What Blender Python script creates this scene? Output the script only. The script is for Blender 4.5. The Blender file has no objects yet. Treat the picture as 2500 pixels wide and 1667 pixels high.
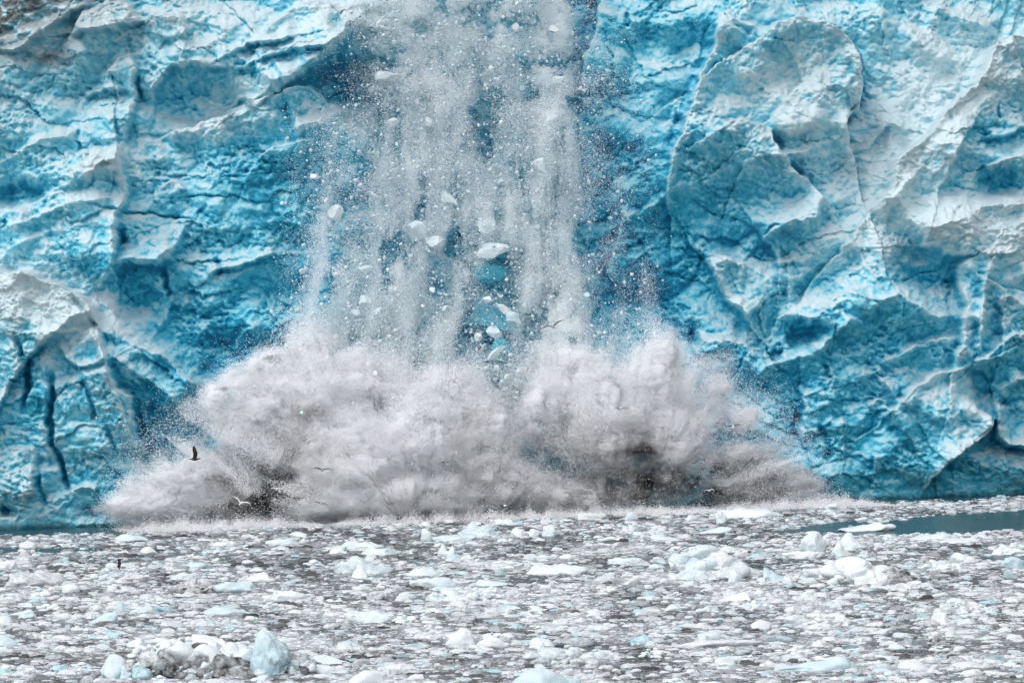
import bpy, math, random
import numpy as np
from mathutils import Vector, Euler

rng = np.random.default_rng(7)
random.seed(7)
SC = bpy.context.scene
COL = SC.collection

# ------------------------------------------------------------------ camera
W_PX, H_PX = 2500.0, 1667.0
FPX = 11111.0
CAM_H = 20.0
PITCH = math.radians(0.74)
ROLL = math.radians(1.0)
cam_d = bpy.data.cameras.new('camera')
cam_d.sensor_width = 36.0
cam_d.lens = FPX / W_PX * 36.0
cam_d.clip_start = 1.0
cam_d.clip_end = 20000.0
cam = bpy.data.objects.new('camera', cam_d)
COL.objects.link(cam)
cam.location = (0, 0, CAM_H)
cam.rotation_euler = (math.pi / 2 - PITCH, ROLL, 0)
SC.camera = cam
_R = np.array(cam.rotation_euler.to_matrix())
CAMP = np.array([0, 0, CAM_H])


def ray(u, v):
    u = np.asarray(u, float); v = np.asarray(v, float)
    d = np.stack([(u - W_PX / 2) / FPX, -(v - H_PX / 2) / FPX, -np.ones_like(u)], -1)
    return d @ _R.T


def hit_plane(u, v, p, n):
    d = ray(u, v)
    t = ((p - CAMP) @ n) / (d @ n)
    return CAMP + d * t[..., None]


def water_pt(u, v):
    return hit_plane(u, v, np.zeros(3), np.array([0, 0, 1.0]))


def project(P):
    q = (P - CAMP) @ _R
    return W_PX / 2 + FPX * q[..., 0] / -q[..., 2], H_PX / 2 - FPX * q[..., 1] / -q[..., 2]


# the foot line of the ice cliff
BL = water_pt(0.0, 1293.0)
BR = water_pt(2500.0, 1205.0)
E = (BR - BL) / np.linalg.norm(BR - BL)
NH = np.array([E[1], -E[0], 0.0])          # horizontal, towards the boat
LEAN = math.radians(14)
UPW = np.array([0, 0, 1.0]) * math.cos(LEAN) - NH * math.sin(LEAN)
NW = np.cross(E, UPW)
if NW @ NH < 0: NW = -NW


def face_pt(u, v, off=0.0):
    """point over the cliff's mean plane, off metres out from it"""
    d = ray(u, v)
    t = ((BL - CAMP) @ NW + off) / (d @ NW)
    return CAMP + d * t[..., None]


def upright_pt(u, v, off=0.0):
    d = ray(u, v)
    t = ((BL - CAMP) @ NH + off) / (d @ NH)
    return CAMP + d * t[..., None]


# ------------------------------------------------------------------ noise
_perm = np.random.default_rng(11).permutation(512)
_perm = np.concatenate([_perm, _perm, _perm])
_g3 = np.random.default_rng(5).normal(size=(512, 3)); _g3 /= np.linalg.norm(_g3, axis=1)[:, None]
_g3 = _g3.astype(np.float32)
_a2 = np.random.default_rng(6).uniform(0, 2 * math.pi, 512)
_g2 = np.stack([np.cos(_a2), np.sin(_a2)], 1).astype(np.float32)


def perlin2(x, y, seed=0):
    xi = np.floor(x).astype(np.int32); yi = np.floor(y).astype(np.int32)
    xf = (x - xi).astype(np.float32); yf = (y - yi).astype(np.float32)
    fx = xf * xf * xf * (xf * (xf * 6 - 15) + 10); fy = yf * yf * yf * (yf * (yf * 6 - 15) + 10)

    def g(ix, iy, dx, dy):
        h = _perm[(_perm[(ix + seed * 37) & 511] + iy + seed * 17) & 511]
        gg = _g2[h]
        return gg[..., 0] * dx + gg[..., 1] * dy
    a = g(xi, yi, xf, yf); b = g(xi + 1, yi, xf - 1, yf)
    c = g(xi, yi + 1, xf, yf - 1); d = g(xi + 1, yi + 1, xf - 1, yf - 1)
    p = a + fx * (b - a); q = c + fx * (d - c)
    return (p + fy * (q - p)) * 1.5


def perlin3(x, y, z, seed=0):
    xi = np.floor(x).astype(np.int32); yi = np.floor(y).astype(np.int32); zi = np.floor(z).astype(np.int32)
    xf = (x - xi).astype(np.float32); yf = (y - yi).astype(np.float32); zf = (z - zi).astype(np.float32)
    fx = xf * xf * (3 - 2 * xf); fy = yf * yf * (3 - 2 * yf); fz = zf * zf * (3 - 2 * zf)

    def g(i, j, k):
        h = _perm[(_perm[(_perm[(xi + i + seed * 37) & 511] + yi + j) & 511] + zi + k + seed * 13) & 511]
        gg = _g3[h]
        return gg[..., 0] * (xf - i) + gg[..., 1] * (yf - j) + gg[..., 2] * (zf - k)
    o = []
    for k in (0, 1):
        p = g(0, 0, k); q = g(1, 0, k); r = g(0, 1, k); s = g(1, 1, k)
        p = p + fx * (q - p); r = r + fx * (s - r)
        o.append(p + fy * (r - p))
    return (o[0] + fz * (o[1] - o[0])) * 1.5


def fbm2(x, y, n=4, seed=0, gain=0.5, kind=0):
    s = 0; a = 1.0; t = 0
    for i in range(n):
        p = perlin2(x * 2.03 ** i + 13.7 * i, y * 2.03 ** i - 7.1 * i, seed + i)
        if kind == 1: p = 1 - 2 * np.abs(p)          # ridges
        if kind == 2: p = 2 * np.abs(p) - 0.6        # billows
        s = s + a * p; t += a; a *= gain
    return s / t


def fbm3(x, y, z, n=3, seed=0, gain=0.5, kind=0):
    s = 0; a = 1.0; t = 0
    for i in range(n):
        f = 2.03 ** i
        p = perlin3(x * f + 3.7 * i, y * f - 9.1 * i, z * f + 5.3 * i, seed + i)
        if kind == 2: p = 2 * np.abs(p) - 0.6
        s = s + a * p; t += a; a *= gain
    return s / t


def worley2(x, y, seed=0):
    xi = np.floor(x).astype(np.int32); yi = np.floor(y).astype(np.int32)
    f1 = np.full(x.shape, 9.0, np.float32); f2 = f1.copy(); cid = np.zeros(x.shape, np.int32)
    rx = np.random.default_rng(seed + 100).random(512).astype(np.float32)
    ry = np.random.default_rng(seed + 200).random(512).astype(np.float32)
    for i in (-1, 0, 1):
        for j in (-1, 0, 1):
            h = _perm[(_perm[(xi + i + seed * 7) & 511] + yi + j) & 511]
            d = np.hypot(xi + i + rx[h] - x, yi + j + ry[h] - y).astype(np.float32)
            n = d < f1
            f2 = np.where(n, f1, np.minimum(f2, d)); cid = np.where(n, h, cid); f1 = np.where(n, d, f1)
    return f1, f2, cid


def sstep(a, b, x):
    t = np.clip((x - a) / (b - a), 0, 1)
    return t * t * (3 - 2 * t)


# ------------------------------------------------------------------ mesh helpers
def make_mesh(name, V, F, attrs=None, smooth=True, mat=None):
    V = np.ascontiguousarray(V, np.float32).reshape(-1, 3); F = np.ascontiguousarray(F, np.int32)
    k = F.shape[1]
    me = bpy.data.meshes.new(name)
    me.vertices.add(len(V)); me.vertices.foreach_set('co', V.ravel())
    me.loops.add(F.size); me.loops.foreach_set('vertex_index', F.ravel())
    me.polygons.add(len(F))
    me.polygons.foreach_set('loop_start', np.arange(0, F.size, k, dtype=np.int32))
    me.polygons.foreach_set('use_smooth', np.full(len(F), smooth, bool))
    me.update(calc_edges=True)
    for a, val in (attrs or {}).items():
        at = me.attributes.new(a, 'FLOAT', 'POINT')
        at.data.foreach_set('value', np.ascontiguousarray(val, np.float32).ravel())
    if mat: me.materials.append(mat)
    return me


def link(name, me, parent=None):
    o = bpy.data.objects.new(name, me); COL.objects.link(o)
    if parent: o.parent = parent
    return o


def tag(o, label=None, cat=None, group=None, kind=None):
    if label: o['label'] = label
    if cat: o['category'] = cat
    if group: o['group'] = group
    if kind: o['kind'] = kind
    return o


def ico(sub):
    import bmesh
    bm = bmesh.new(); bmesh.ops.create_icosphere(bm, subdivisions=sub, radius=1.0)
    bm.verts.ensure_lookup_table()
    V = np.array([v.co[:] for v in bm.verts]); F = np.array([[v.index for v in f.verts] for f in bm.faces])
    bm.free()
    return V, F


def rand_rot(n, r=rng):
    q = r.normal(size=(n, 4)); q /= np.linalg.norm(q, axis=1)[:, None]
    w, x, y, z = q.T
    return np.stack([np.stack([1 - 2 * (y * y + z * z), 2 * (x * y - z * w), 2 * (x * z + y * w)], -1),
                     np.stack([2 * (x * y + z * w), 1 - 2 * (x * x + z * z), 2 * (y * z - x * w)], -1),
                     np.stack([2 * (x * z - y * w), 2 * (y * z + x * w), 1 - 2 * (x * x + y * y)], -1)], 1)


# ------------------------------------------------------------------ materials
def new_mat(name):
    m = bpy.data.materials.new(name); m.use_nodes = True
    nt = m.node_tree; nt.nodes.clear()
    return m, nt


def nd(nt, typ, **kw):
    n = nt.nodes.new(typ)
    for k, v in kw.items():
        if k.startswith('i_'): n.inputs[k[2:].replace('_', ' ')].default_value = v
        else: setattr(n, k, v)
    return n


def ramp(nt, fac, stops):
    r = nd(nt, 'ShaderNodeValToRGB')
    el = r.color_ramp.elements
    while len(el) < len(stops): el.new(0.5)
    for e, (p, c) in zip(el, stops):
        e.position = p; e.color = (*c, 1)
    nt.links.new(fac, r.inputs[0])
    return r.outputs[0]


def attr(nt, name):
    return nd(nt, 'ShaderNodeAttribute', attribute_name=name).outputs['Fac']


def mathn(nt, op, a, b, clamp=False):
    m = nd(nt, 'ShaderNodeMath', operation=op, use_clamp=clamp)
    for i, x in enumerate((a, b)):
        if isinstance(x, (int, float)): m.inputs[i].default_value = x
        else: nt.links.new(x, m.inputs[i])
    return m.outputs[0]


def mixc(nt, fac, a, b):
    m = nd(nt, 'ShaderNodeMix', data_type='RGBA')
    for s, x in ((0, fac), (6, a), (7, b)):
        if isinstance(x, tuple): m.inputs[s].default_value = (*x, 1) if len(x) == 3 else x
        elif isinstance(x, float): m.inputs[s].default_value = x
        else: nt.links.new(x, m.inputs[s])
    return m.outputs[2]


def noise(nt, scale, detail=3, rough=0.6):
    g = nd(nt, 'ShaderNodeNewGeometry')
    n = nd(nt, 'ShaderNodeTexNoise', i_Scale=scale, i_Detail=detail, i_Roughness=rough)
    nt.links.new(g.outputs['Position'], n.inputs['Vector'])
    return n.outputs['Fac']


def finish(nt, col, rough=0.5, spec=0.3, bump=None, bdist=0.05, bstr=1.0, sss=0.0):
    p = nd(nt, 'ShaderNodeBsdfPrincipled')
    p.inputs['Roughness'].default_value = rough
    p.inputs['Specular IOR Level'].default_value = spec
    if isinstance(col, tuple): p.inputs['Base Color'].default_value = (*col, 1)
    else: nt.links.new(col, p.inputs['Base Color'])
    if bump is not None:
        b = nd(nt, 'ShaderNodeBump', i_Strength=bstr, i_Distance=bdist)
        nt.links.new(bump, b.inputs['Height']); nt.links.new(b.outputs[0], p.inputs['Normal'])
    o = nd(nt, 'ShaderNodeOutputMaterial'); nt.links.new(p.outputs[0], o.inputs[0])
    return p


def srgb(r, g, b):
    return tuple(((c / 255) / 12.92 if c / 255 < 0.04045 else ((c / 255 + 0.055) / 1.055) ** 2.4) for c in (r, g, b))


ICE_STOPS = [(0.00, (0.68, 0.81, 0.84)), (0.16, (0.52, 0.76, 0.82)), (0.34, (0.31, 0.69, 0.80)),
             (0.52, (0.125, 0.56, 0.72)), (0.70, (0.036, 0.42, 0.59)), (0.86, (0.014, 0.30, 0.485)), (1.0, (0.012, 0.21, 0.37))]

# cliff ice
M_ICE, nt = new_mat('glacier_ice')
n1 = noise(nt, 3.0, 5, 0.7)
n2 = noise(nt, 14.0, 2, 0.6)
b = mathn(nt, 'ADD', attr(nt, 'blue'), mathn(nt, 'MULTIPLY', mathn(nt, 'SUBTRACT', n1, 0.5), 0.42))
b = mathn(nt, 'ADD', b, mathn(nt, 'MULTIPLY', mathn(nt, 'SUBTRACT', n2, 0.5), 0.22), True)
c = ramp(nt, b, ICE_STOPS)
c = mixc(nt, attr(nt, 'grey'), c, ramp(nt, n1, [(0.3, (0.17, 0.28, 0.32)), (0.7, (0.55, 0.68, 0.72))]))
c = mixc(nt, attr(nt, 'dirt'), c, ramp(nt, n1, [(0.36, (0.02, 0.023, 0.023)), (0.66, (0.26, 0.27, 0.26))]))
finish(nt, c, 0.45, 0.25, mathn(nt, 'ADD', noise(nt, 5.0, 6, 0.75), mathn(nt, 'MULTIPLY', n2, 0.3)), 0.14, 0.9)

# loose ice (floes, falling blocks)
M_FLOE, nt = new_mat('floating_ice')
n1 = noise(nt, 2.2, 5, 0.7)
b = mathn(nt, 'ADD', attr(nt, 'blue'), mathn(nt, 'MULTIPLY', mathn(nt, 'SUBTRACT', n1, 0.5), 0.25), True)
c = ramp(nt, b, [(0.0, (0.82, 0.84, 0.85)), (0.25, (0.70, 0.78, 0.80)), (0.5, (0.52, 0.70, 0.75)), (0.75, (0.15, 0.55, 0.66)), (1.0, (0.015, 0.38, 0.50))])
dn = noise(nt, 5.0, 5, 0.75)
d = mathn(nt, 'ADD', attr(nt, 'dirt'), mathn(nt, 'MULTIPLY', mathn(nt, 'SUBTRACT', dn, 0.5), 1.6))
d = mathn(nt, 'MULTIPLY', d, mathn(nt, 'GREATER_THAN', attr(nt, 'dirt'), 0.02), True)
c = mixc(nt, d, c, (0.040, 0.033, 0.028))
finish(nt, c, 0.4, 0.3, n1, 0.12, 0.8)

# small brash bits (one value per bit)
M_BRASH, nt = new_mat('brash')
tn_ = mathn(nt, 'ADD', attr(nt, 'tone'), mathn(nt, 'MULTIPLY', mathn(nt, 'SUBTRACT', noise(nt, 7.0, 5, 0.8), 0.5), 0.7), True)
c = ramp(nt, tn_, [(0.0, (0.02, 0.02, 0.02)), (0.25, (0.075, 0.072, 0.070)), (0.5, (0.20, 0.198, 0.20)), (0.75, (0.44, 0.45, 0.46)), (1.0, (0.72, 0.74, 0.75))])
c = mixc(nt, attr(nt, 'blue'), c, (0.40, 0.66, 0.72))
finish(nt, c, 0.45, 0.25, noise(nt, 8.0, 3), 0.05, 0.5)

# water
M_WATER, nt = new_mat('sea_water')
w1 = noise(nt, 1.6, 4, 0.65)
c = ramp(nt, w1, [(0.35, (0.008, 0.030, 0.038)), (0.65, (0.022, 0.075, 0.085))])
finish(nt, c, 0.22, 0.5, noise(nt, 2.6, 5, 0.7), 0.12, 1.0)


def powder_mat(name, base, darkc, through):
    m, nt = new_mat(name)
    c = mixc(nt, attr(nt, 'dirt'), base, darkc)  # on the spray, dirt holds silt and painted shade together
    d = nd(nt, 'ShaderNodeBsdfDiffuse'); t = nd(nt, 'ShaderNodeBsdfTranslucent')
    nt.links.new(c, d.inputs[0]); nt.links.new(c, t.inputs[0])
    x = nd(nt, 'ShaderNodeMixShader'); x.inputs[0].default_value = through
    nt.links.new(d.outputs[0], x.inputs[1]); nt.links.new(t.outputs[0], x.inputs[2])
    o = nd(nt, 'ShaderNodeOutputMaterial'); nt.links.new(x.outputs[0], o.inputs[0])
    return m


M_SPRAY = powder_mat('splash_spray', (0.985, 0.985, 0.993), (0.11, 0.10, 0.096), 0.28)  # second colour serves muddy spray and the painted shade pockets
M_POWDER = powder_mat('ice_powder', (0.965, 0.987, 0.995), (0.35, 0.55, 0.62), 0.46)

# ------------------------------------------------------------------ the ice cliff
def vfoot(u): return 1293.0 - 88.0 * u / 2500.0


ZR = {1: (0, 0, .4337), 2: (750, 0, .408), 3: (1350, 0, .489), 4: (0, 600, .4464), 5: (700, 600, .4464), 6: (1400, 600, .4677)}
# crest lines of the relief: region, points, height in m, reach on the left / right of travel (left to right: above / below), in photo px
CR = [
 (1, [(0,300),(140,285),(270,180),(400,110),(560,20)], 1.6, 90, 12),
 (1, [(430,190),(520,100),(600,45),(700,20),(800,90)], 1.5, 14, 70),
 (1, [(420,205),(540,200),(640,180),(760,150),(830,130)], 1.6, 40, 8),
 (1, [(820,150),(900,115),(1040,130),(1062,190),(1060,255)], 1.5, 8, 50),
 (1, [(930,335),(1050,320),(1190,295),(1225,240),(1280,310),(1350,350),(1450,400),(1560,490),(1590,550)], 2.4, 60, 60),
 (1, [(870,600),(885,500),(950,410),(1100,378),(1300,400)], 1.6, 40, 9),
 (1, [(930,765),(1050,740),(1180,690),(1300,680),(1400,640),(1440,560)], 2.0, 8, 80),
 (1, [(1590,545),(1700,515),(1760,520),(1830,570),(1900,600),(1960,655)], 3.0, 7, 110),
 (1, [(1610,510),(1700,440),(1800,370),(1900,290),(1970,215)], 3.2, 60, 7),
 (1, [(1290,335),(1400,270),(1540,262),(1690,240)], 1.7, 50, 8),
 (1, [(1440,385),(1560,345),(1700,312),(1850,300),(1960,245)], 1.5, 40, 8),
 (1, [(1480,260),(1560,150),(1650,80),(1780,40),(1940,95)], 2.0, 14, 80),
 (1, [(740,320),(772,400),(778,520),(760,640),(742,760),(735,870)], 1.5, 7, 70),
 (1, [(610,430),(680,345),(745,310)], 1.3, 10, 40),
 (1, [(70,900),(240,815),(320,800),(400,790),(445,730)], 1.6, 14, 70),
 (1, [(470,890),(560,880),(690,868),(700,960),(690,985)], 2.4, 14, 50),
 (1, [(690,870),(705,990),(742,1100),(690,1200),(682,1360),(680,1520)], 3.0, 6, 120),
 (1, [(60,1200),(260,1130),(400,1070),(520,1000),(650,985)], 1.8, 30, 60),
 (1, [(0,1330),(200,1250),(400,1180),(560,1130),(660,1120)], 1.2, 20, 50),
 (1, [(40,1430),(250,1330),(400,1290),(600,1270)], 0.8, 20, 40),
 (1, [(0,1180),(120,1205),(250,1130)], 0.9, 9, 40),
 (1, [(870,1120),(950,1040),(1020,1030),(1040,1100)], 0.9, 9, 40),
 (1, [(1400,1040),(1440,930),(1550,860),(1700,820),(1800,820)], 1.0, 9, 60),
 (1, [(640,1530),(760,1480),(900,1480),(1000,1400),(1065,1300)], 1.5, 40, 9),
 (1, [(1640,760),(1760,720),(1860,740),(1960,680)], 1.2, 20, 20),
 (1, [(480,560),(600,500),(690,520)], 0.8, 16, 7),
 (1, [(1280,620),(1340,560),(1400,560),(1420,620)], 1.0, 12, 12),
 (2, [(-10,480),(100,410),(180,360),(220,265),(262,180),(350,172),(420,200),(560,210)], 2.6, 60, 7),
 (2, [(180,160),(240,80),(330,50),(480,60)], 1.2, 12, 40),
 (4, [(0,140),(60,180),(130,165),(230,170),(300,210),(400,255),(460,290),(540,350),(570,440)], 5.0, 9, 420),
 (4, [(560,430),(640,600),(700,640),(820,720),(960,810),(1025,895)], 3.2, 45, 60),
 (4, [(560,380),(640,470),(760,560),(860,600),(960,640),(1040,740),(1110,770)], 2.0, 20, 50),
 (4, [(460,280),(600,330),(700,480),(850,570),(950,640)], 1.4, 20, 40),
 (4, [(640,640),(680,790),(745,840),(765,960),(792,1060),(800,1160)], 3.4, 6, 130),
 (4, [(390,600),(480,690),(580,660),(655,625)], 1.6, 30, 7),
 (4, [(60,1120),(200,1120),(220,1250),(130,1440)], 1.0, 8, 50),
 (4, [(350,1360),(480,1320),(560,1330)], 1.3, 16, 40),
 (4, [(330,480),(520,470),(640,600)], 1.2, 12, 30),
 (4, [(150,870),(230,750),(270,760),(290,860)], 0.9, 10, 40),
 (4, [(560,220),(640,170),(740,100),(860,110),(900,90),(1000,20)], 2.0, 50, 9),
 (4, [(1130,195),(1200,150),(1300,120),(1420,80),(1540,60)], 1.5, 40, 8),
 (4, [(960,330),(1000,280),(1035,300),(1000,360)], 0.9, 8, 30),
 (4, [(870,470),(930,380),(950,300),(900,250)], 0.9, 30, 8),
 (4, [(1260,570),(1340,480),(1420,440)], 0.8, 12, 24),
 (3, [(1010,215),(1100,150),(1200,128),(1300,130),(1400,180),(1480,250),(1510,340),(1522,480),(1510,560),(1462,600),(1460,700),(1480,770)], 5.0, 6, 190),
 (3, [(850,75),(820,150),(800,270),(760,360),(720,400),(710,480),(690,560),(640,690),(590,770),(570,880),(580,1060)], 3.2, 110, 12),
 (3, [(790,695),(920,630),(1000,660),(1060,690),(1100,760),(1160,830),(1200,890),(1260,930),(1310,970),(1380,1070)], 2.6, 10, 110),
 (3, [(2360,200),(2240,225),(2150,290),(2110,380),(2060,460),(1960,560),(1860,680),(1760,780),(1690,830),(1660,960),(1600,1030),(1550,1090)], 5.5, 330, 8),
 (3, [(1040,1190),(1080,1140),(1150,1130),(1250,1110),(1340,1080)], 2.2, 20, 50),
 (3, [(1050,1185),(1110,1265),(1112,1340)], 2.6, 60, 7),
 (3, [(330,1130),(360,1085),(440,1080),(520,1030),(575,975)], 1.6, 14, 60),
 (3, [(250,1391),(300,1280),(325,1200),(330,1120)], 1.4, 8, 60),
 (3, [(140,480),(140,400),(165,300),(200,200),(215,100),(240,10)], 2.4, 7, 120),
 (3, [(140,510),(190,490),(240,530)], 1.2, 12, 24),
 (3, [(1880,30),(1960,80),(2100,130),(2200,180)], 1.3, 40, 30),
 (3, [(1780,190),(1850,250),(1960,310),(2060,330)], 1.3, 20, 40),
 (3, [(1490,765),(1560,740),(1610,680),(1650,640),(1750,650)], 1.4, 24, 7),
 (3, [(1780,1150),(1900,1160),(2000,1120),(2100,1060),(2360,1050)], 2.4, 40, 60),
 (3, [(1800,1250),(1900,1250),(1960,1290),(2060,1290)], 2.4, 60, 7),
 (3, [(830,80),(860,90),(950,140),(1010,150)], 1.0, 12, 20),
 (3, [(2130,870),(2200,840),(2352,790)], 1.6, 8, 40),
 (3, [(2130,720),(2240,690),(2352,650)], 1.4, 50, 8),
 (3, [(1560,1110),(1680,1000),(1800,860),(1950,680),(2060,520)], 1.0, 40, 40),
 (3, [(1860,1100),(1880,960),(1980,760),(2060,640)], 1.2, 30, 9),
 (6, [(690,95),(750,70),(830,100),(910,115)], 1.8, 14, 60),
 (6, [(910,400),(860,330),(800,290),(770,220),(735,160),(690,95)], 3.6, 6, 90),
 (6, [(1220,385),(1330,310),(1420,255),(1500,270),(1580,285),(1660,270),(1720,310),(1820,370),(1970,365)], 2.3, 26, 60),
 (6, [(1590,620),(1700,550),(1850,510),(1985,470)], 2.0, 12, 80),
 (6, [(1590,910),(1690,830),(1750,760),(1850,690),(1950,660),(2050,620)], 2.8, 12, 130),
 (6, [(1590,700),(1650,780),(1690,830)], 1.2, 30, 12),
 (6, [(1960,660),(1990,540),(2002,420),(2015,340),(2000,280),(1975,200),(1985,130),(2050,80)], 3.4, 6, 160),
 (6, [(2060,560),(2080,400),(2095,250),(2130,100)], 1.6, 10, 50),
 (6, [(2190,520),(2210,380),(2180,300),(2230,280),(2352,330)], 1.5, 8, 50),
 (6, [(1810,1310),(1880,1200),(1960,1110),(2060,1030),(2130,960),(2180,880)], 3.0, 60, 14),
 (6, [(2180,820),(2185,900),(2200,1000),(2270,1050),(2360,1070)], 3.0, 70, 7),
 (6, [(1250,580),(1300,500),(1390,430),(1415,370)], 1.8, 30, 30),
 (6, [(940,700),(990,640),(1060,600),(1140,590),(1230,565),(1270,530)], 1.8, 20, 90),
 (6, [(1185,760),(1195,850),(1165,950),(1190,1020)], 1.5, 70, 7),
 (6, [(610,570),(680,500),(750,490),(860,520),(900,480)], 1.4, 14, 70),
 (6, [(1550,1080),(1545,1260)], 0.9, 40, 6),
 (6, [(1520,850),(1560,810),(1612,810),(1622,870)], 1.3, 10, 24),
 (6, [(1980,860),(2040,830),(2120,880),(2150,960)], 1.0, 9, 50),
 (6, [(1380,880),(1400,1000),(1400,1090)], 0.9, 8, 50),
 (6, [(2190,760),(2280,700),(2352,700)], 1.6, 10, 60),
 (6, [(2050,640),(2180,520),(2260,480),(2352,470)], 1.8, 14, 60),
 (6, [(1100,330),(1110,240),(1100,150)], 1.0, 8, 50),
]
# fissures and bands: region, points, depth, half width px
FIS = [
 (1, [(775,400),(785,500),(800,560)], 1.2, 6), (1, [(765,600),(742,760),(737,850)], 1.0, 5), (1, [(450,730),(470,860)], 0.9, 6),
 (1, [(690,1290),(690,1420),(700,1400)], 1.3, 9), (1, [(540,1160),(740,1195),(900,1215),(1110,1245)], 0.5, 3),
 (4, [(125,500),(160,640),(165,760),(155,910)], 1.5, 8), (4, [(302,700),(298,880),(312,1080),(350,1240),(390,1370)], 1.7, 7),
 (4, [(480,720),(530,850),(560,980)], 1.0, 7), (4, [(740,830),(780,960),(800,1150)], 1.4, 9), (4, [(610,960),(640,1060),(660,1150)], 0.8, 7),
 (4, [(215,1150),(220,1320),(240,1450)], 0.9, 7), (4, [(430,280),(500,380),(640,560)], 1.0, 6), (4, [(890,130),(910,230),(940,300)], 0.9, 6),
 (4, [(1200,70),(1220,150),(1190,190)], 0.8, 6), (4, [(0,1450),(50,1450)], 2.0, 14), (4, [(470,1420),(520,1500)], 0.9, 8),
 (3, [(1160,830),(1230,890)], 1.4, 8), (3, [(1090,700),(1150,760)], 0.9, 7), (3, [(1465,650),(1480,560),(1520,520),(1525,300)], 1.5, 8),
 (3, [(1860,1000),(1870,1100)], 0.6, 4), (3, [(1940,560),(1950,640)], 0.8, 6), (3, [(2190,540),(2180,610)], 0.6, 5),
 (3, [(370,60),(380,150)], 0.7, 6), (3, [(190,0),(200,40)], 1.0, 12), (3, [(630,550),(560,760)], 0.5, 5),
 (6, [(1165,870),(1165,1000)], 1.4, 8), (6, [(1280,600),(1300,680),(1340,700)], 0.8, 7), (6, [(2250,1060),(2352,1090)], 1.4, 8),
 (6, [(1660,780),(1690,800)], 1.4, 7), (6, [(620,430),(610,560)], 0.9, 8), (6, [(1280,900),(1320,1150)], 0.7, 8),
 (2, [(210,150),(240,80)], 0.8, 6), (2, [(380,170),(500,190)], 1.2, 6),
]
LINES = [
 (1, [(0,690),(200,650),(400,620),(640,600),(860,560),(1060,540)]), (1, [(740,1030),(1000,1020),(1200,1010),(1400,1000),(1800,950)]),
 (1, [(850,1120),(1100,1115),(1400,1110)]), (1, [(200,435),(420,430)]), (1, [(540,1160),(740,1195),(900,1215),(1110,1245)]),
 (1, [(880,580),(1060,520),(1180,520)]), (1, [(1700,250),(1800,260),(1960,230)]), (1, [(300,1150),(560,1165)]),
 (4, [(300,150),(460,140),(620,125)]), (4, [(1000,100),(1160,130)]), (4, [(930,400),(1200,385),(1480,370)]), (4, [(1150,460),(1480,440)]),
 (4, [(360,940),(560,970),(700,960)]), (4, [(0,985),(200,960)]), (6, [(1640,460),(1900,400)]), (6, [(1600,600),(1900,520)]), (6, [(1720,260),(1960,180)]),
 (6, [(1060,960),(1180,930)]), (6, [(1700,200),(1800,150),(1900,130)]), (3, [(1500,660),(1600,650),(1740,650)]),
]
# colour of the ice itself: x, y, rx, ry, change of blueness (bubbly weathered ice is pale, fresh dense ice blue)
BLOBS = [
 (660,500,200,130,.16),(640,430,140,90,.10),(520,770,200,110,.18),(700,720,130,130,.16),(850,215,130,75,.34),(720,250,70,40,.15),(1450,520,60,420,.12),
 (1560,640,170,140,.20),(1500,800,130,100,.18),(1640,720,120,90,.2),(1540,330,110,150,.10),(1500,420,90,120,.14),(1840,600,130,55,.22),(1900,570,80,40,.10),
 (2260,670,110,60,.22),(2420,345,90,45,.26),(2420,455,60,30,.26),(2060,980,210,140,.12),(1740,900,90,80,.16),(1955,820,60,45,.24),(2080,760,160,70,.13),
 (1480,40,130,90,.16),(1700,80,90,90,.10),(1420,110,40,180,.14),(490,245,110,50,.16),(60,480,70,40,.28),(330,700,60,100,.2),(240,640,150,60,.12),(90,860,26,110,.3),
 (100,970,50,40,.2),(400,1010,50,90,.2),(440,900,90,120,.14),(560,900,80,90,.25),(300,1180,70,60,.1),(2260,1130,180,70,.10),(2430,900,90,120,.12),(2000,1130,130,60,.14),
 (1700,520,130,60,.12),(1760,470,130,60,.06),(820,120,70,60,.10),(640,170,110,40,.10),(2200,560,60,50,.08),(1100,600,300,400,.06),(1180,760,80,160,.10),
 (230,300,200,90,.02),(2150,850,200,60,.08),(1900,1000,120,150,.10),
 (110,760,150,90,-.42),(60,690,80,50,-.3),(240,780,60,50,-.25),(2330,180,150,130,-.34),(2230,330,110,110,-.30),(2150,470,90,110,-.28),(2300,560,200,60,-.28),(2450,620,90,160,-.20),
 (1930,230,140,150,-.16),(1830,200,90,80,-.12),(1990,170,100,60,-.14),(560,225,130,45,-.24),(650,230,60,40,-.24),(265,405,55,30,-.42),(520,320,90,30,-.22),(800,280,70,50,-.2),
 (1000,60,260,70,-.22),(900,30,130,40,-.22),(560,80,120,60,-.12),(300,80,120,50,-.12),(430,60,100,60,-.08),(1800,1020,20,80,-.1),(1960,270,120,80,-.10),(2000,400,120,100,-.10),
 (2100,200,160,120,.03),(280,1050,60,160,-.06),(60,1150,100,130,-.08),(1780,680,60,60,-.12),(2000,600,120,60,-.14),(2150,640,90,40,-.12),(1760,830,90,30,-.16),
 (2230,960,110,60,-.12),(2340,1020,60,130,-.16),(2320,760,50,150,-.12),(1980,740,130,30,-.16),(330,350,60,40,-.08),(100,330,140,70,-.04),(130,560,110,50,-.10),(200,490,100,40,-.12),
]
GREY = [(120,130,260,60,.35),(2430,40,140,110,.55),(2150,130,150,90,.40),(2080,330,130,120,.40),(1900,300,130,120,.28),(2060,430,90,60,.40),(1860,420,160,90,.22),(250,230,160,110,.30),(330,420,140,100,.22),
        (1880,560,100,50,.15),(2040,620,160,60,.16),(1950,60,160,60,.36),(2350,60,80,60,.35),(740,280,60,40,.15),(1120,300,120,120,.35),(1180,320,90,100,.4)]
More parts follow.
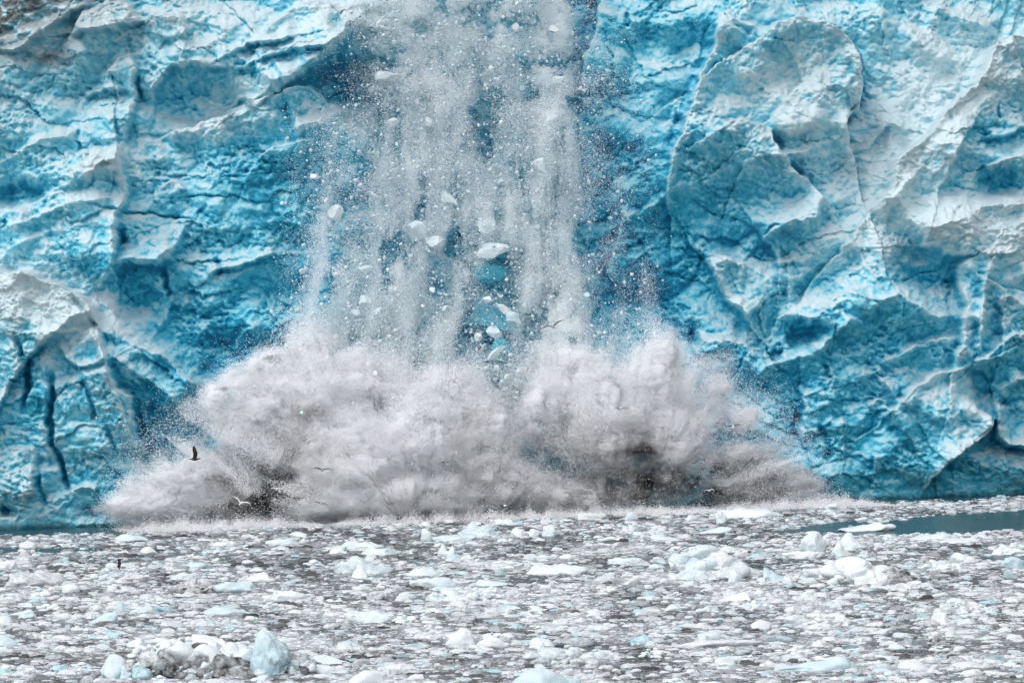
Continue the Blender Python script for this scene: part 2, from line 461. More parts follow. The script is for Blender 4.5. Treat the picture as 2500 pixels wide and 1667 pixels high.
RUB = [(110,740,170,100,1),(2330,180,170,130,1),(2180,400,110,200,1),(2280,560,200,60,1),(265,405,60,32,1),(560,230,150,60,.8),(500,330,110,30,.9),(950,60,260,90,1),(60,80,220,110,1),(1930,190,130,60,.7),
       (2400,560,140,80,.7),(2300,620,100,60,.5),(1850,270,110,60,.4),(800,290,90,40,.9),(1960,640,80,30,.8),(40,640,120,40,.8),(330,420,60,40,.4),(2250,930,70,40,.5)]


def blobs(lst, U, V):
    a = np.zeros(U.shape, np.float32)
    for x, y, rx, ry, k in lst:
        d = ((U - x) / rx) ** 2 + ((V - y) / ry) ** 2
        a += k * np.exp(-d * 1.1)
    return a


def poly_dist(pts, X, Y):
    best = np.full(X.shape, 1e9, np.float32); sg = np.zeros(X.shape, np.float32); par = np.zeros(X.shape, np.float32)
    P = np.array(pts, float); L = np.hypot(*(P[1:] - P[:-1]).T); T = L.sum(); acc = 0
    for i in range(len(P) - 1):
        ax, ay = P[i]; dx, dy = P[i + 1] - P[i]; l2 = dx * dx + dy * dy + 1e-9
        t = np.clip(((X - ax) * dx + (Y - ay) * dy) / l2, 0, 1)
        ex = X - ax - t * dx; ey = Y - ay - t * dy
        d = ex * ex + ey * ey
        n = d < best
        best = np.where(n, d, best)
        sg = np.where(n, np.sign(dx * ey - dy * ex), sg)       # > 0 : right of travel (below)
        par = np.where(n, (acc + t * L[i]) / T, par); acc += L[i]
    return np.sqrt(best), sg, par


def zone(reg, pts):
    x0, y0, s = ZR[reg]
    return [(x0 + s * a, y0 + s * b) for a, b in pts]


NU, NV = 1640, 900
uu = np.linspace(-230, 2730, NU)
V0 = -210.0
tt = np.linspace(0, 1, NV)
U = np.repeat(uu[None, :], NV, 0)
Vf = vfoot(uu) + 60
V = V0 + tt[:, None] * (Vf - V0)[None, :]
Uf = U.astype(np.float32); Vv = V.astype(np.float32)
# ragged warp of the relief
wx = 13 * fbm2(Uf / 90, Vv / 90, 3, 1) + 6 * fbm2(Uf / 22, Vv / 22, 3, 4)
wy = 13 * fbm2(Uf / 90, Vv / 90, 3, 21) + 6 * fbm2(Uf / 22, Vv / 22, 3, 24)
X = Uf + wx; Y = Vv + wy
Xs = Uf + 13 * fbm2(Uf / 130, Vv / 130, 2, 1); Ys = Vv + 13 * fbm2(Uf / 130, Vv / 130, 2, 21)
D = np.zeros(U.shape, np.float32)
rub = np.clip(blobs(RUB, X, Y), 0, 1)
for reg, pts, h, wl, wr in CR:
    P = zone(reg, pts); pa = np.array(P); m = max(wl, wr) * 3.5
    c0, c1 = np.searchsorted(uu, [pa[:, 0].min() - m, pa[:, 0].max() + m])
    r0 = int(np.clip((pa[:, 1].min() - m - V0) / (1460) * NV - 60, 0, NV)); r1 = int(np.clip((pa[:, 1].max() + m - V0) / 1400 * NV + 60, 0, NV))
    sl = (slice(r0, r1), slice(c0, c1))
    if r1 <= r0 or c1 <= c0: continue
    d, s, p = poly_dist(P, X[sl], Y[sl])
    w = np.where(s > 0, wr, wl).astype(np.float32)
    if max(wl, wr) > 30:                  # the long flank keeps its own smooth shape, the broken edge stays ragged
        d2, _, _ = poly_dist(P, Xs[sl], Ys[sl])
        d = np.where(w > 30, d2 * sstep(0, 14, d) + d * (1 - sstep(0, 14, d)), d)
    w = np.where(w < 20, w * .55, w)
    e = np.where(w < 11, 1.35, 1.0)
    tap = 0.35 + 0.65 * sstep(0, 0.12, p) * sstep(0, 0.12, 1 - p)
    edge = (d < 1e9)
    D[sl] += 1.35 * h * tap * np.exp(-(d / w) ** e)
dark = np.zeros(U.shape, np.float32)
for reg, pts, h, w in FIS:
    P = zone(reg, pts)
    d, s, p = poly_dist(P, X, Y)
    k = (0.3 + 0.7 * sstep(0, 0.2, p) * sstep(0, 0.2, 1 - p)) * np.exp(-(d / w) ** 2)
    D -= h * k; dark += 0.2 * k
band = np.zeros(U.shape, np.float32)
for reg, pts in LINES:
    P = zone(reg, pts)
    d, s, p = poly_dist(P, Uf + 0.35 * wx, Vv + 0.35 * wy)
    k = np.exp(-(d / 1.8) ** 2) * (0.35 + 0.65 * sstep(-.1, .3, perlin2(Uf / 35, Vv / 35, 31)))
    band += k * sstep(0, .1, p) * sstep(0, .1, 1 - p); D -= 0.12 * k
# hollows: big cave right of the fall, the fall's scar, eye of the left wall, alcove, small caves
for x, y, rx, ry, k in [(860,225,110,75,4.5),(1140,420,210,420,3.5),(1440,520,45,400,1.3),(480,245,100,48,2.2),(1590,700,150,160,3.0),(1850,600,110,50,2.2),(1957,820,40,30,2.5),(1890,868,14,14,1.5),
                        (2270,660,90,55,2.6),(2410,350,70,38,2.2),(2420,455,50,30,2.0),(55,480,60,32,2.4),(2080,350,70,110,2.2),(1700,130,60,60,1.0),(2330,1180,110,50,1.4),(18,1248,26,12,2.0),(560,890,60,90,2.4),(1780,700,18,40,.6)]:
    dd = ((X - x) / rx) ** 2 + ((Y - y) / ry) ** 2
    D -= k * np.exp(-dd * dd * 0.8)
# ragged ledges stepping down the face
ang = 0.35 * perlin2(Uf / 500, Vv / 500, 41)
ph = (Vv + ang * Uf) / 120 + 1.3 * fbm2(Uf / 260, Vv / 200, 3, 43) + 0.16 * fbm2(Uf / 26, Vv / 26, 3, 47)
sw = ph - np.floor(ph)
D += 0.6 * (1 - .75 * rub) * (sw - 0.5) * (0.55 + 0.6 * perlin2(Uf / 140, Vv / 140, 48))
ph2 = (Vv + (0.5 + ang) * 0.6 * Uf) / 40 + 0.6 * fbm2(Uf / 110, Vv / 90, 2, 53) + 0.2 * fbm2(Uf / 12, Vv / 12, 2, 57)
sw2 = ph2 - np.floor(ph2)
D += 0.05 * (sw2 - 0.5) * np.clip(0.45 + 0.9 * perlin2(Uf / 90, Vv / 90, 58), 0, 1)
# knobbly, crumbling lumps
for sc, am, sd_ in ((125, 1.7, 10), (64, .95, 12), (30, .42, 14), (13, .13, 16)):
    g1, _, c1 = worley2(X / sc + .5 * fbm2(Uf / sc, Vv / sc, 2, 17), Y / (sc * .82) + .5 * fbm2(Uf / sc, Vv / sc, 2, 19), sd_)
    D += am * np.sqrt(np.clip(1 - (g1 * 1.05) ** 2, 0, 1)) * np.clip(.30 + 1.0 * perlin2(Uf / 170, Vv / 140, sd_ + 3), 0, 1.1) * (1 - .5 * rub) * (.75 + .35 * sstep(1350, 1700, Uf))
# broken facets
f1, f2, cid = worley2(X / 62 + 0.3 * wy / 20, Y / 50, 3)
fr = np.random.default_rng(9).uniform(-1, 1, (512, 3)).astype(np.float32)
D += 0.05 * fr[cid, 0] + 0.4 * fr[cid, 1] * (f1 - .4) 
f1, f2, cid = worley2(X / 24, Y / 20, 4)
D += 0.03 * fr[cid, 2] - 0.03 * f1
# general relief
D += 2.6 * fbm2(Uf / 420, Vv / 420, 3, 60) + 0.35 * fbm2(X / 150, Y / 110, 2, 63, 0.3, kind=1) + 1.1 * fbm2(X / 150, Y / 120, 2, 69, 0.25, 2) + 1.1 * fbm2(Uf / 190, Vv / 170, 2, 79) + 0.09 * fbm2(X / 34, Y / 28, 3, 66, 0.5, 2)
pit = perlin2(X / 15, Y / 12, 71); pit2 = perlin2(X / 7, Y / 6, 73)
D += np.clip(.75 + 1.3 * perlin2(Uf / 110, Vv / 90, 171), .2, 1.5) * (0.24 * pit + 0.15 * pit2 + 0.16 * np.abs(perlin2(X / 26, Y / 24, 76))) * (1 - 0.4 * rub)
g1, _, _ = worley2(Uf / 11 + 0.4 * pit, Vv / 9.5, 5)
g2, _, _ = worley2(Uf / 20, Vv / 17 + 0.4 * pit, 6)
D += rub * (0.50 * np.sqrt(np.clip(1 - g1, 0, 1)) + 0.5 * np.sqrt(np.clip(1 - g2 * 1.1, 0, 1)) * sstep(-.1, .3, perlin2(Uf / 40, Vv / 40, 77)))
# seen off the foot: the cliff stands a little undercut at the water
foot = (V - vfoot(U)).astype(np.float32)
D -= 1.0 * np.exp(-((foot - 4) / 9.0) ** 2)
D *= 1 - 0.55 * sstep(-90, 0, foot)
def blur(a, r):
    k = np.ones(2 * r + 1, np.float32) / (2 * r + 1)
    a = np.apply_along_axis(lambda m: np.convolve(np.pad(m, r, mode='edge'), k, 'valid'), 0, a)
    return np.apply_along_axis(lambda m: np.convolve(np.pad(m, r, mode='edge'), k, 'valid'), 1, a)


D = .7 * D + .3 * blur(D, 1)
P0 = face_pt(U, V)
PW = P0 + np.array([0, -1.0, 0.045]) * D[..., None]      # relief stands out towards the open water
# slumping of the crests: steep outward steps also sag
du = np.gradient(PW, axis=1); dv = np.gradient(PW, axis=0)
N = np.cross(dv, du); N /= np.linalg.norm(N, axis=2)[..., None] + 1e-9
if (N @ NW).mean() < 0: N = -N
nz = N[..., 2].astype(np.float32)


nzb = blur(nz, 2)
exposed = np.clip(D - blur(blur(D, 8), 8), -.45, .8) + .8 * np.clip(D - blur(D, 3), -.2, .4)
blotch = fbm2(X / 34, Y / 26, 5, 81, 0.65)
fineb = fbm2(X / 11, Y / 9, 3, 99, .6)
blotch2 = fbm2(Uf / 150, Vv / 120, 3, 84)
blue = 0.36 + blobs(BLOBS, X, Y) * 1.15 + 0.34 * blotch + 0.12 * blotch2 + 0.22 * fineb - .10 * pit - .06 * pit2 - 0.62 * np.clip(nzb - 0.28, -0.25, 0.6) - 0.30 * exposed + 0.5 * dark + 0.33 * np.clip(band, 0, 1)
streak = fbm2((Uf + 0.3 * Vv) / 60, (Vv - 0.25 * Uf) / 7, 3, 87)
blue += 0.10 * streak * sstep(-.1, .4, perlin2(Uf / 200, Vv / 200, 88))
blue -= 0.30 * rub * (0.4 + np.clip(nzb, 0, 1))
grey = np.clip(blobs(GREY, X, Y) * 0.45 * (0.75 + 0.9 * blotch), 0, 0.75)
dirtm = np.exp(-np.clip(((Vv + 0.62 * Uf) - 70), 0, 1e9) / 110.0) * sstep(-.25, .25, fbm2(X / 26, Y / 20, 4, 91) + 0.25) * 0.95
dirtm += 0.55 * np.exp(-(((X - 130) / 60) ** 2 + ((Y - 145) / 22) ** 2)) + 0.5 * np.exp(-(((X - 790) / 9) ** 2 + ((Y - 195) / 9) ** 2)) + 0.5 * np.exp(-(((X - 890) / 40) ** 2 + ((Y - 165) / 26) ** 2))
dirtm += sstep(.42, .6, fbm2(X / 18, Y / 14, 3, 95)) * 0.45 * np.clip(blobs([(2400,230,120,50,1),(900,180,90,60,1),(2040,400,80,60,.8),(600,240,60,30,.6),(1920,1000,100,160,.5)], X, Y), 0, 1)
idx = np.arange(NU * NV).reshape(NV, NU)
F = np.stack([idx[:-1, :-1], idx[1:, :-1], idx[1:, 1:], idx[:-1, 1:]], -1).reshape(-1, 4)
me = make_mesh('glacier', PW, F, {'blue': blue, 'grey': grey, 'dirt': np.clip(dirtm, 0, 1)}, True, M_ICE)
glacier = tag(link('glacier', me), 'towering blue glacier cliff, cracked and ledged, rising straight out of the icy water', 'glacier', None, 'structure')
GD, GU, GV = D, uu, tt


def wall_off(u, v):
    """how far the cliff stands out at a photo position"""
    i = np.clip(((np.asarray(u) + 230) / 2960 * (NU - 1)).astype(int), 0, NU - 1)
    j = np.clip(((np.asarray(v) - V0) / (vfoot(np.asarray(u)) + 60 - V0) * (NV - 1)).astype(int), 0, NV - 1)
    return GD[j, i]


del du, dv, N, P0, X, Y, wx, wy

# ------------------------------------------------------------------ sea
xs = np.linspace(-900, 900, 61); ys = np.concatenate([np.linspace(-60, 200, 14), np.linspace(220, 560, 120), np.linspace(600, 1500, 10)])
gx, gy = np.meshgrid(xs, ys)
idx = np.arange(gx.size).reshape(gx.shape)
F = np.stack([idx[:-1, :-1], idx[:-1, 1:], idx[1:, 1:], idx[1:, :-1]], -1).reshape(-1, 4)
me = make_mesh('water', np.stack([gx, gy, gx * 0], -1), F, None, True, M_WATER)
tag(link('water', me), 'dark teal sea water between the floating ice and the glacier foot', 'water', None, 'structure')

LEAD = np.array([(1830,1300),(1900,1296),(1985,1284),(2060,1273),(2150,1277),(2240,1262),(2350,1254),(2560,1240),(2560,1290),(2420,1298),(2300,1301),(2200,1304),(2080,1305),(2040,1300),(1960,1303)], float)


def in_poly(u, v, P):
    c = np.zeros(np.shape(u), bool)
    for i in range(len(P)):
        (x1, y1), (x2, y2) = P[i], P[i - 1]
        m = ((y1 > v) != (y2 > v)) & (u < (x2 - x1) * (v - y1) / (y2 - y1 + 1e-9) + x1)
        c ^= m
    return c


def openness(u, v):
    """1 where dark water shows, 0 where the brash is packed"""
    n = perlin2(np.asarray(u) / 70, np.asarray(v) / 14, 120)
    o = in_poly(u + 18 * perlin2(u / 40, v / 9, 121), v + 4 * perlin2(u / 30, v / 8, 122), LEAD) * 1.0
    gap = v - vfoot(u)
    o = np.maximum(o, 1 - sstep(5, 17, gap + 6 * n + 6 * perlin2(u / 160, v / 60, 123)))
    for x, y, rx, ry in [(110, 1343, 130, 5), (250, 1297, 190, 6), (40, 1343, 70, 5), (2460, 1362, 50, 6), (1420, 1578, 42, 7), (1340, 1312, 40, 5), (1290, 1243, 130, 5), (640, 1283, 160, 6), (1700, 1242, 220, 6)]:
        o = np.maximum(o, 0.97 * np.exp(-(((u - x) / rx) ** 2 + ((v - y) / ry) ** 2) ** 2))
    return o


# floating ice shapes -----------------------------------------------------
def ice_shape(sub, seed, cuts=7, rough=0.18, lump=0.0, d0=.55, d1=.9):
    V, F = ico(sub); r = np.random.default_rng(seed)
    V = V.copy()
    for _ in range(cuts):
        n = r.normal(size=3); n /= np.linalg.norm(n); d = r.uniform(d0, d1)
        k = V @ n - d
        V = np.where((k > 0)[:, None], V - n * (k * r.uniform(0.9, 1.0))[:, None], V)
    o = r.uniform(0, 50, 3)
    q = V * 1.3 + o
    n1 = fbm3(q[:, 0], q[:, 1], q[:, 2], 3, seed % 7)
    q = V * 3.1 + o
    n2 = fbm3(q[:, 0], q[:, 1], q[:, 2], 3, seed % 5, 0.6)
    b = np.abs(perlin3(V[:, 0] * 2.2 + o[0], V[:, 1] * 2.2, V[:, 2] * 2.2, 3))
    V = V * (1 + rough * 1.3 * n1 + rough * 0.8 * n2 + lump * b)[:, None]
    return V, F


def floe_mesh(name, seed, w, h, depth, blue=0.2, dirt=0.0, kind='block', side=0.0):
    """a piece of floating ice w wide, h above the water, depth deep along the view"""
    r = np.random.default_rng(seed)
    V, F = ice_shape(4, seed, 8, 0.20, 0.25 if kind != 'flat' else 0.1)
    V = V / np.abs(V).max(0)
    x, y, z = V.T
    z = np.where(z > 0, z ** 1.0, 0.35 * z)
    if kind == 'peaks':                     # several peaks along its length
        pk = 0.42 + 0.58 * np.clip(fbm2(x * 1.9 + seed * 1.37, y * 1.1, 3, seed % 9) * 1.6 + 0.45, 0, 1)
        z = np.where(z > 0, z * pk, z)
    if kind == 'cone': z = np.where(z > 0, z * (1 - 0.75 * np.clip(np.hypot(x - side * .4, y), 0, 1)) * 1.15, z)
    if kind == 'fin': z = np.where(z > 0, z * np.clip(1 - 0.9 * np.abs(x - side * .5), 0.15, 1), z)
    if kind == 'wedge': z = np.where(z > 0, z * np.clip(0.55 + 0.45 * x * (side or 1), 0.1, 1), z)
    if kind == 'lumps':                     # a heap of frozen rubble
        a, b_, c = worley2(x * w * .55 + seed, y * depth * .55 + z * h * .6, seed % 50)
        a2, b2, c2 = worley2(x * w * 1.2 + seed, y * depth * .8 + z * h * 1.3, seed % 50 + 3)
        k = 0.66 + 0.40 * np.sqrt(np.clip(1 - a * a * 1.1, 0, 1)) + 0.18 * np.sqrt(np.clip(1 - a2 * a2, 0, 1))
        z = np.where(z > 0, np.minimum(z * 1.5, 1) * k * (0.7 + 0.4 * fbm2(x * 2.2 + seed, y, 2, seed % 7)), z); y = y * (0.8 + 0.25 * k)
    if kind == 'flat': z = np.where(z > 0, np.minimum(z, 0.55 + 0.35 * fbm2(x * 2 + seed, y * 2, 3, 2)) * 1.3, z)
    V = np.stack([x * w / 2, y * depth / 2, z * h], -1)
    jit = fbm3(V[:, 0] * 1.6 + seed, V[:, 1] * 1.6, V[:, 2] * 2.2, 3, 2, 0.6)
    V += jit[:, None] * np.array([0.10, 0.10, 0.12]) * min(1.0, h)
    zn = np.clip(V[:, 2] / max(h, .01), 0, 1)
    blue *= .75
    bl = blue + 0.35 * blue * (1 - zn) + 0.15 * jit
    dr = np.clip(dirt * (1.15 - 0.8 * zn) + 0.5 * dirt * fbm3(V[:, 0] * .9, V[:, 1], V[:, 2] * 1.4, 2, 5), 0, 1) if dirt > 0 else np.zeros(len(V))
    if side and dirt > 0.6: dr = dr * sstep(-.2, .6, x * side)
    return make_mesh(name, V, F, {'blue': np.clip(bl, 0, 1), 'dirt': dr}, True, M_FLOE)


def lump_heap(name, items, parent, seed, sub=3):
    Vs, Fs, B, Dd = [], [], [], []; n0 = 0
    for i, (x, y, z, a, b_, c, bl, dr) in enumerate(items):
        V, F = ice_shape(sub, seed + i, 9, 0.13, 0.10, d0=.38, d1=.85)
        V = V / np.abs(V).max(); V = V @ rand_rot(1, np.random.default_rng(seed + i))[0].T
        V = V * np.array([a, b_, c]) + np.array([x, y, z])
        Vs.append(V); Fs.append(F + n0); n0 += len(V)
        q = fbm3(V[:, 0] * 2.1, V[:, 1] * 2.1, V[:, 2] * 2.1, 3, 4)
        B.append(np.clip(bl + 0.2 * q, 0, 1)); Dd.append(np.clip(dr * (0.9 + 1.2 * q), 0, 1))
    me = make_mesh(name, np.concatenate(Vs), np.concatenate(Fs), {'blue': np.concatenate(B), 'dirt': np.concatenate(Dd)}, True, M_FLOE)
    return me if parent == 'mesh' else link(name, me, parent)


def heap_floe(name, seed, w, h, depth, blue, dirt, side):
    r = np.random.default_rng(seed); it = [(0, 0, -.1 * h, w * .46, depth * .45, h * .5, blue, 0 if side else dirt * .8)]
    n = int(np.clip(14 + w * 7, 12, 60)); c0 = r.uniform(-.35, .35)
    for i in range(n):
        x = r.uniform(-1, 1); top = h * (1 - .62 * min(1, abs(x - c0) / (1.0 + abs(c0))) ** 1.3) * r.uniform(.7, 1.0); t = r.random() ** .7
        s = h * r.choice([.16, .24, .34, .46], p=[.3, .3, .25, .15])
        dd = 1.4 * dirt * (1.3 - t) * r.uniform(.2, 1.3)
        if side: dd = 1.3 * dirt; dd *= float(sstep(.1, .7, np.array([x * side]))[()])
        if dirt > .7: dd = max(dd, .75 * r.random())
        it.append((x * w * .46, (-.5 * (1 - t) + .3 * t + r.uniform(-.1, .1)) * depth * .8, top * t - .3 * s, s * r.uniform(1, 1.9), s, s * r.uniform(.7, 1), max(0, blue + r.uniform(-.1, .2) * (1 - dirt)), min(1, dd)))
    return lump_heap(name, it, 'mesh', seed)


FLOES = [  # name, u, v of its foot in the photo, width px, height px, kind, blue, dirt, side, label
 ('ice_floe',90,1430,155,42,'peaks',.12,.30,0,'white twin-peaked floe with a dirty dark underside near the left edge'),
 ('ice_floe',466,1449,98,38,'lumps',.03,.62,0,'round dirty brown-grey ice lump left of a pale blue slab'),
 ('ice_floe',570,1445,112,26,'flat',.42,0,0,'pale blue ice slab just right of the dirty brown-grey lump'),
 ('ice_floe',458,1391,118,24,'wedge',.38,0,1,'pale blue wedge floe lying behind the dirty brown-grey lump'),
 ('ice_floe',455,1416,90,26,'peaks',.2,.12,0,'small white two-humped floe close behind the dirty round lump'),
 ('ice_floe',885,1400,142,42,'peaks',.30,.05,0,'bluish white peaked floe left of centre with pointed lump in front'),
 ('ice_floe',880,1412,46,32,'cone',.16,0,0,'small white pointed lump in front of the bluish peaked floe'),
 ('ice_floe',1020,1405,118,22,'peaks',.22,0,0,'low white floe right of the bluish peaked floe'),
 ('ice_floe',1060,1433,125,24,'flat',.32,0,0,'broad low pale blue floe below the low white one at centre'),
 ('ice_floe',1205,1430,92,24,'wedge',.30,0,-1,'pale blue low floe at the middle of the ice field'),
 ('ice_floe',1140,1466,190,30,'lumps',.10,.08,0,'wide white crumbled floe in the middle of the ice field'),
 ('ice_floe',255,1520,98,36,'wedge',.42,0,1,'pale blue flat-topped block alone above the big rubble iceberg'),
 ('ice_floe',345,1495,62,24,'wedge',.36,0,1,'small pale blue block beside a darker blue sliver'),
 ('ice_floe',392,1492,46,12,'flat',.62,.1,0,'dark blue sliver of ice right of a small pale block'),
 ('ice_floe',45,1508,90,24,'wedge',.3,0,1,'smooth pale hump at the left edge, higher of two'),
 ('ice_floe',8,1576,90,40,'wedge',.40,0,-1,'pale blue hump cut off by the left edge of the photo'),
 ('ice_floe',1128,1580,80,48,'block',.16,0,0,'round white boulder of ice left of a low white floe'),
 ('ice_floe',1205,1582,92,30,'block',.12,0,0,'low white floe touching the round white ice boulder'),
 ('ice_floe',812,1622,128,28,'wedge',.2,0,-1,'smooth white floe right of the big rubble iceberg, upper of two'),
 ('ice_floe',798,1644,112,22,'flat',.18,0,0,'smooth white floe right of the big rubble iceberg, lower of two'),
 ('ice_floe',1040,1320,38,28,'block',.24,0,0,'small upright blue-white block at the left end of a bluish pair of floes'),
 ('ice_floe',1107,1321,112,16,'flat',.34,0,0,'flat pale blue floe right of a small upright block'),
 ('ice_floe',1170,1307,108,34,'peaks',.34,.05,0,'pale blue floe with a ragged crest below the middle of the splash'),
 ('ice_floe',880,1340,112,22,'peaks',.3,0,0,'low jagged bluish floe below the left half of the splash'),
 ('ice_floe',935,1354,112,17,'flat',.3,0,0,'flat bluish floe just below a low jagged one'),
 ('ice_floe',823,1354,56,18,'peaks',.1,0,0,'small white jagged floe left of a flat bluish one'),
 ('ice_floe',1095,1357,55,30,'peaks',.26,0,0,'small bluish floe with a white knob at centre'),
 ('ice_floe',15,1388,56,20,'block',.06,0,0,'small white hump at the left edge above the twin-peaked floe'),
 ('ice_floe',58,1357,62,16,'lumps',.0,.75,0,'brown dirt-covered floe near the left edge by open water'),
 ('ice_floe',209,1413,38,11,'lumps',.0,.95,0,'small dark brown lump right of the twin-peaked floe'),
 ('ice_floe',863,1602,112,16,'lumps',.0,.85,0,'long dark brown muddy lump right of the big rubble iceberg'),
 ('ice_floe',962,1603,68,14,'lumps',.0,.9,0,'shorter dark brown muddy lump, right of a longer one'),
 ('ice_floe',1830,1263,170,22,'flat',.2,0,0,'long smooth white floe near the right end of the splash'),
 ('ice_floe',1755,1302,98,24,'wedge',.3,0,1,'pale mushroom-like floe carrying a round knob'),
 ('ice_floe',1760,1286,26,26,'block',.26,0,0,'round knob standing on the pale mushroom-like floe'),
 ('ice_floe',1624,1321,92,22,'wedge',.22,0,-1,'smooth white sloping floe right of centre below the splash'),
 ('ice_floe',2110,1297,156,28,'wedge',.12,0,1,'white ridged floe jutting into the open teal water'),
 ('ice_floe',1990,1345,70,44,'block',.26,0,0,'pale upright block at the left of a cluster near open water'),
 ('ice_floe',2082,1342,88,48,'cone',.26,0,0,'tall pale dome of ice below the open teal water'),
 ('ice_floe',2035,1332,44,34,'lumps',.05,.4,0,'dirt-flecked white lump between the upright block and the tall dome'),
 ('ice_floe',2050,1359,52,36,'cone',.28,0,0,'pale pointed piece standing before the tall dome of ice'),
 ('ice_floe',1960,1362,104,16,'flat',.12,0,0,'low white floe at the foot of the pale upright block'),
 ('ice_floe',1735,1412,160,78,'lumps',.12,.12,0,'large white jumbled heap of ice right of centre'),
 ('ice_floe',1672,1390,34,26,'block',.10,0,0,'round white boulder at the upper left of the large jumbled heap'),
 ('ice_floe',1735,1352,130,24,'lumps',.12,.1,0,'low white lumpy floe just behind the large jumbled heap'),
 ('ice_floe',1890,1417,66,48,'wedge',.42,.05,-1,'blue wedge of ice right of the large jumbled heap'),
 ('ice_floe',1797,1421,38,32,'block',.22,0,0,'small pale block at the front of the large jumbled heap'),
 ('ice_floe',2128,1428,220,58,'lumps',.06,.62,1,'long white rubble floe with a dark dirty right end'),
 ('ice_floe',2275,1317,145,20,'wedge',.2,0,1,'long low floe under the open teal water, left of a similar one'),
 ('ice_floe',2330,1326,134,17,'wedge',.14,0,1,'long low white floe under the open teal water near the right'),
 ('ice_floe',2468,1354,80,28,'lumps',.06,0,0,'white lumpy floe at the right edge of the photo'),
 ('ice_floe',2475,1387,66,26,'block',.55,.08,0,'grey-blue boulder of ice at the right edge'),
 ('ice_floe',2465,1412,38,18,'block',.5,.4,0,'small dark grey block below the grey-blue boulder'),
 ('ice_floe',1795,1467,82,30,'wedge',.12,0,1,'white sloping floe below the large jumbled heap'),
 ('ice_floe',1845,1488,86,20,'lumps',.08,0,0,'low white floe in front of a white sloping one'),
 ('ice_floe',1745,1558,84,34,'wedge',.3,.05,-1,'glassy pale floe above a long white strip of ice'),
 ('ice_floe',1560,1572,80,32,'wedge',.6,.1,1,'grey-blue tilted slab left of a glassy pale floe'),
 ('ice_floe',1750,1580,230,14,'flat',.02,.06,0,'long thin white strip of ice near the lower right'),
 ('ice_floe',2000,1638,225,50,'wedge',.40,0,1,'large pale blue wave-shaped floe near the bottom right'),
 ('ice_floe',1340,1692,200,58,'block',.42,0,0,'pale blue floe cut off by the bottom edge of the photo'),
 ('ice_floe',1385,1627,175,48,'lumps',.1,.32,0,'white floe with a dirty front above the bottom pale blue one'),
 ('ice_floe',1486,1650,72,22,'lumps',.0,.9,0,'dark muddy lump of ice near the bottom, right of the pale blue floe'),
 ('ice_floe',1680,1640,44,16,'lumps',.1,.8,0,'small muddy lump left of the large wave-shaped floe'),
 ('ice_floe',1400,1578,104,20,'flat',.28,.66,0,'dark grey-teal clear ice slab above the dirty-fronted white floe'),
 ('ice_floe',1905,1568,88,16,'flat',.5,.6,0,'dark grey slab of ice right of the thin white strip'),
 ('ice_floe',2300,1572,72,18,'lumps',.1,.8,0,'dark dirty lump near the lower right edge'),
 ('ice_floe',1355,1402,176,24,'flat',.16,0,0,'wide low white floe just right of the middle'),
 ('ice_floe',1525,1377,110,16,'flat',.26,0,0,'flat pale floe between the wide low floe and the jumbled heap'),
 ('ice_floe',1265,1311,38,24,'block',.14,0,0,'small round white lump, leftmost of three under the splash'),
 ('ice_floe',1304,1310,28,24,'block',.2,0,0,'small round white lump, middle one of three under the splash'),
 ('ice_floe',1342,1308,38,26,'block',.24,0,0,'small pale lump, rightmost of three under the splash'),
 ('ice_floe',2295,1522,42,26,'block',.12,0,0,'small white block left of a crumbled grey-white floe near the right'),
 ('ice_floe',2365,1498,130,32,'lumps',.1,.2,0,'crumbled grey-white floe near the right edge'),
 ('ice_floe',1230,1280,70,14,'flat',.05,0,0,'thin white floe close under the middle of the splash'),
 ('ice_floe',1440,1268,80,16,'flat',.14,0,0,'thin white floe close under the right half of the splash'),
 ('ice_floe',690,1330,90,16,'flat',.28,0,0,'flat bluish floe below the dark gap of the splash'),
 ('ice_floe',320,1320,110,16,'flat',.34,0,0,'flat blue floe near the foot of the cliff at the left'),
 ('ice_floe',2300,1392,90,26,'lumps',.08,.04,0,'white lumpy floe right of the tall dome, well below the open water'),
 ('ice_floe',2230,1440,100,22,'lumps',.08,.15,0,'white crumbled floe touching the dirty right end of the long rubble floe'),
 ('ice_floe',640,1420,80,24,'peaks',.12,0,0,'small white jagged floe right of the pale blue slabs at left'),
 ('ice_floe',300,1450,90,20,'peaks',.1,.25,0,'low grey-white floe right of the dark brown lump'),
 ('ice_floe',700,1465,110,24,'flat',.16,0,0,'low white floe left of the middle of the ice field'),
 ('ice_floe',560,1500,130,26,'wedge',.34,0,-1,'pale blue low floe behind the blue fin of the rubble iceberg'),
 ('ice_floe',900,1520,120,26,'flat',.26,0,0,'pale low floe above and right of the blue fin'),
]
DIR = np.array([0, 1.0, 0])
fi = 0
for nm, u, v, w, h, kind, bl, dr, side, lab in FLOES:
    u0 = float(u); p = water_pt(u0, float(v)); m = p[1] / FPX
    W = w * m * 1.04; Hh = h * m * 1.08
    dep = max(0.55 * W, Hh * 1.0)
    me = heap_floe(nm, 300 + 97 * fi, W, Hh, dep, bl, dr, side) if kind == 'lumps' else floe_mesh(nm, 300 + fi, W, Hh, dep, bl, dr, kind, side)
    o = link(nm, me); o.location = (p[0], p[1] + dep * 0.35, 0.02 if h < 60 else -0.05)
    if nm == 'ice_floe' and u == 1760: o.location = (p[0], p[1] - 1.0, 0.45)
    tag(o, lab, 'ice floe', 'floating pieces of glacier ice')
    fi += 1

# the big dirty rubble iceberg at the lower left
p = water_pt(505.0, 1650.0); m = float(p[1] / FPX)
berg = bpy.data.objects.new('rubble_iceberg', None); COL.objects.link(berg); berg.location = p
tag(berg, 'big dirty iceberg of frozen rubble with a tall blue fin at its right', 'iceberg', 'floating pieces of glacier ice')


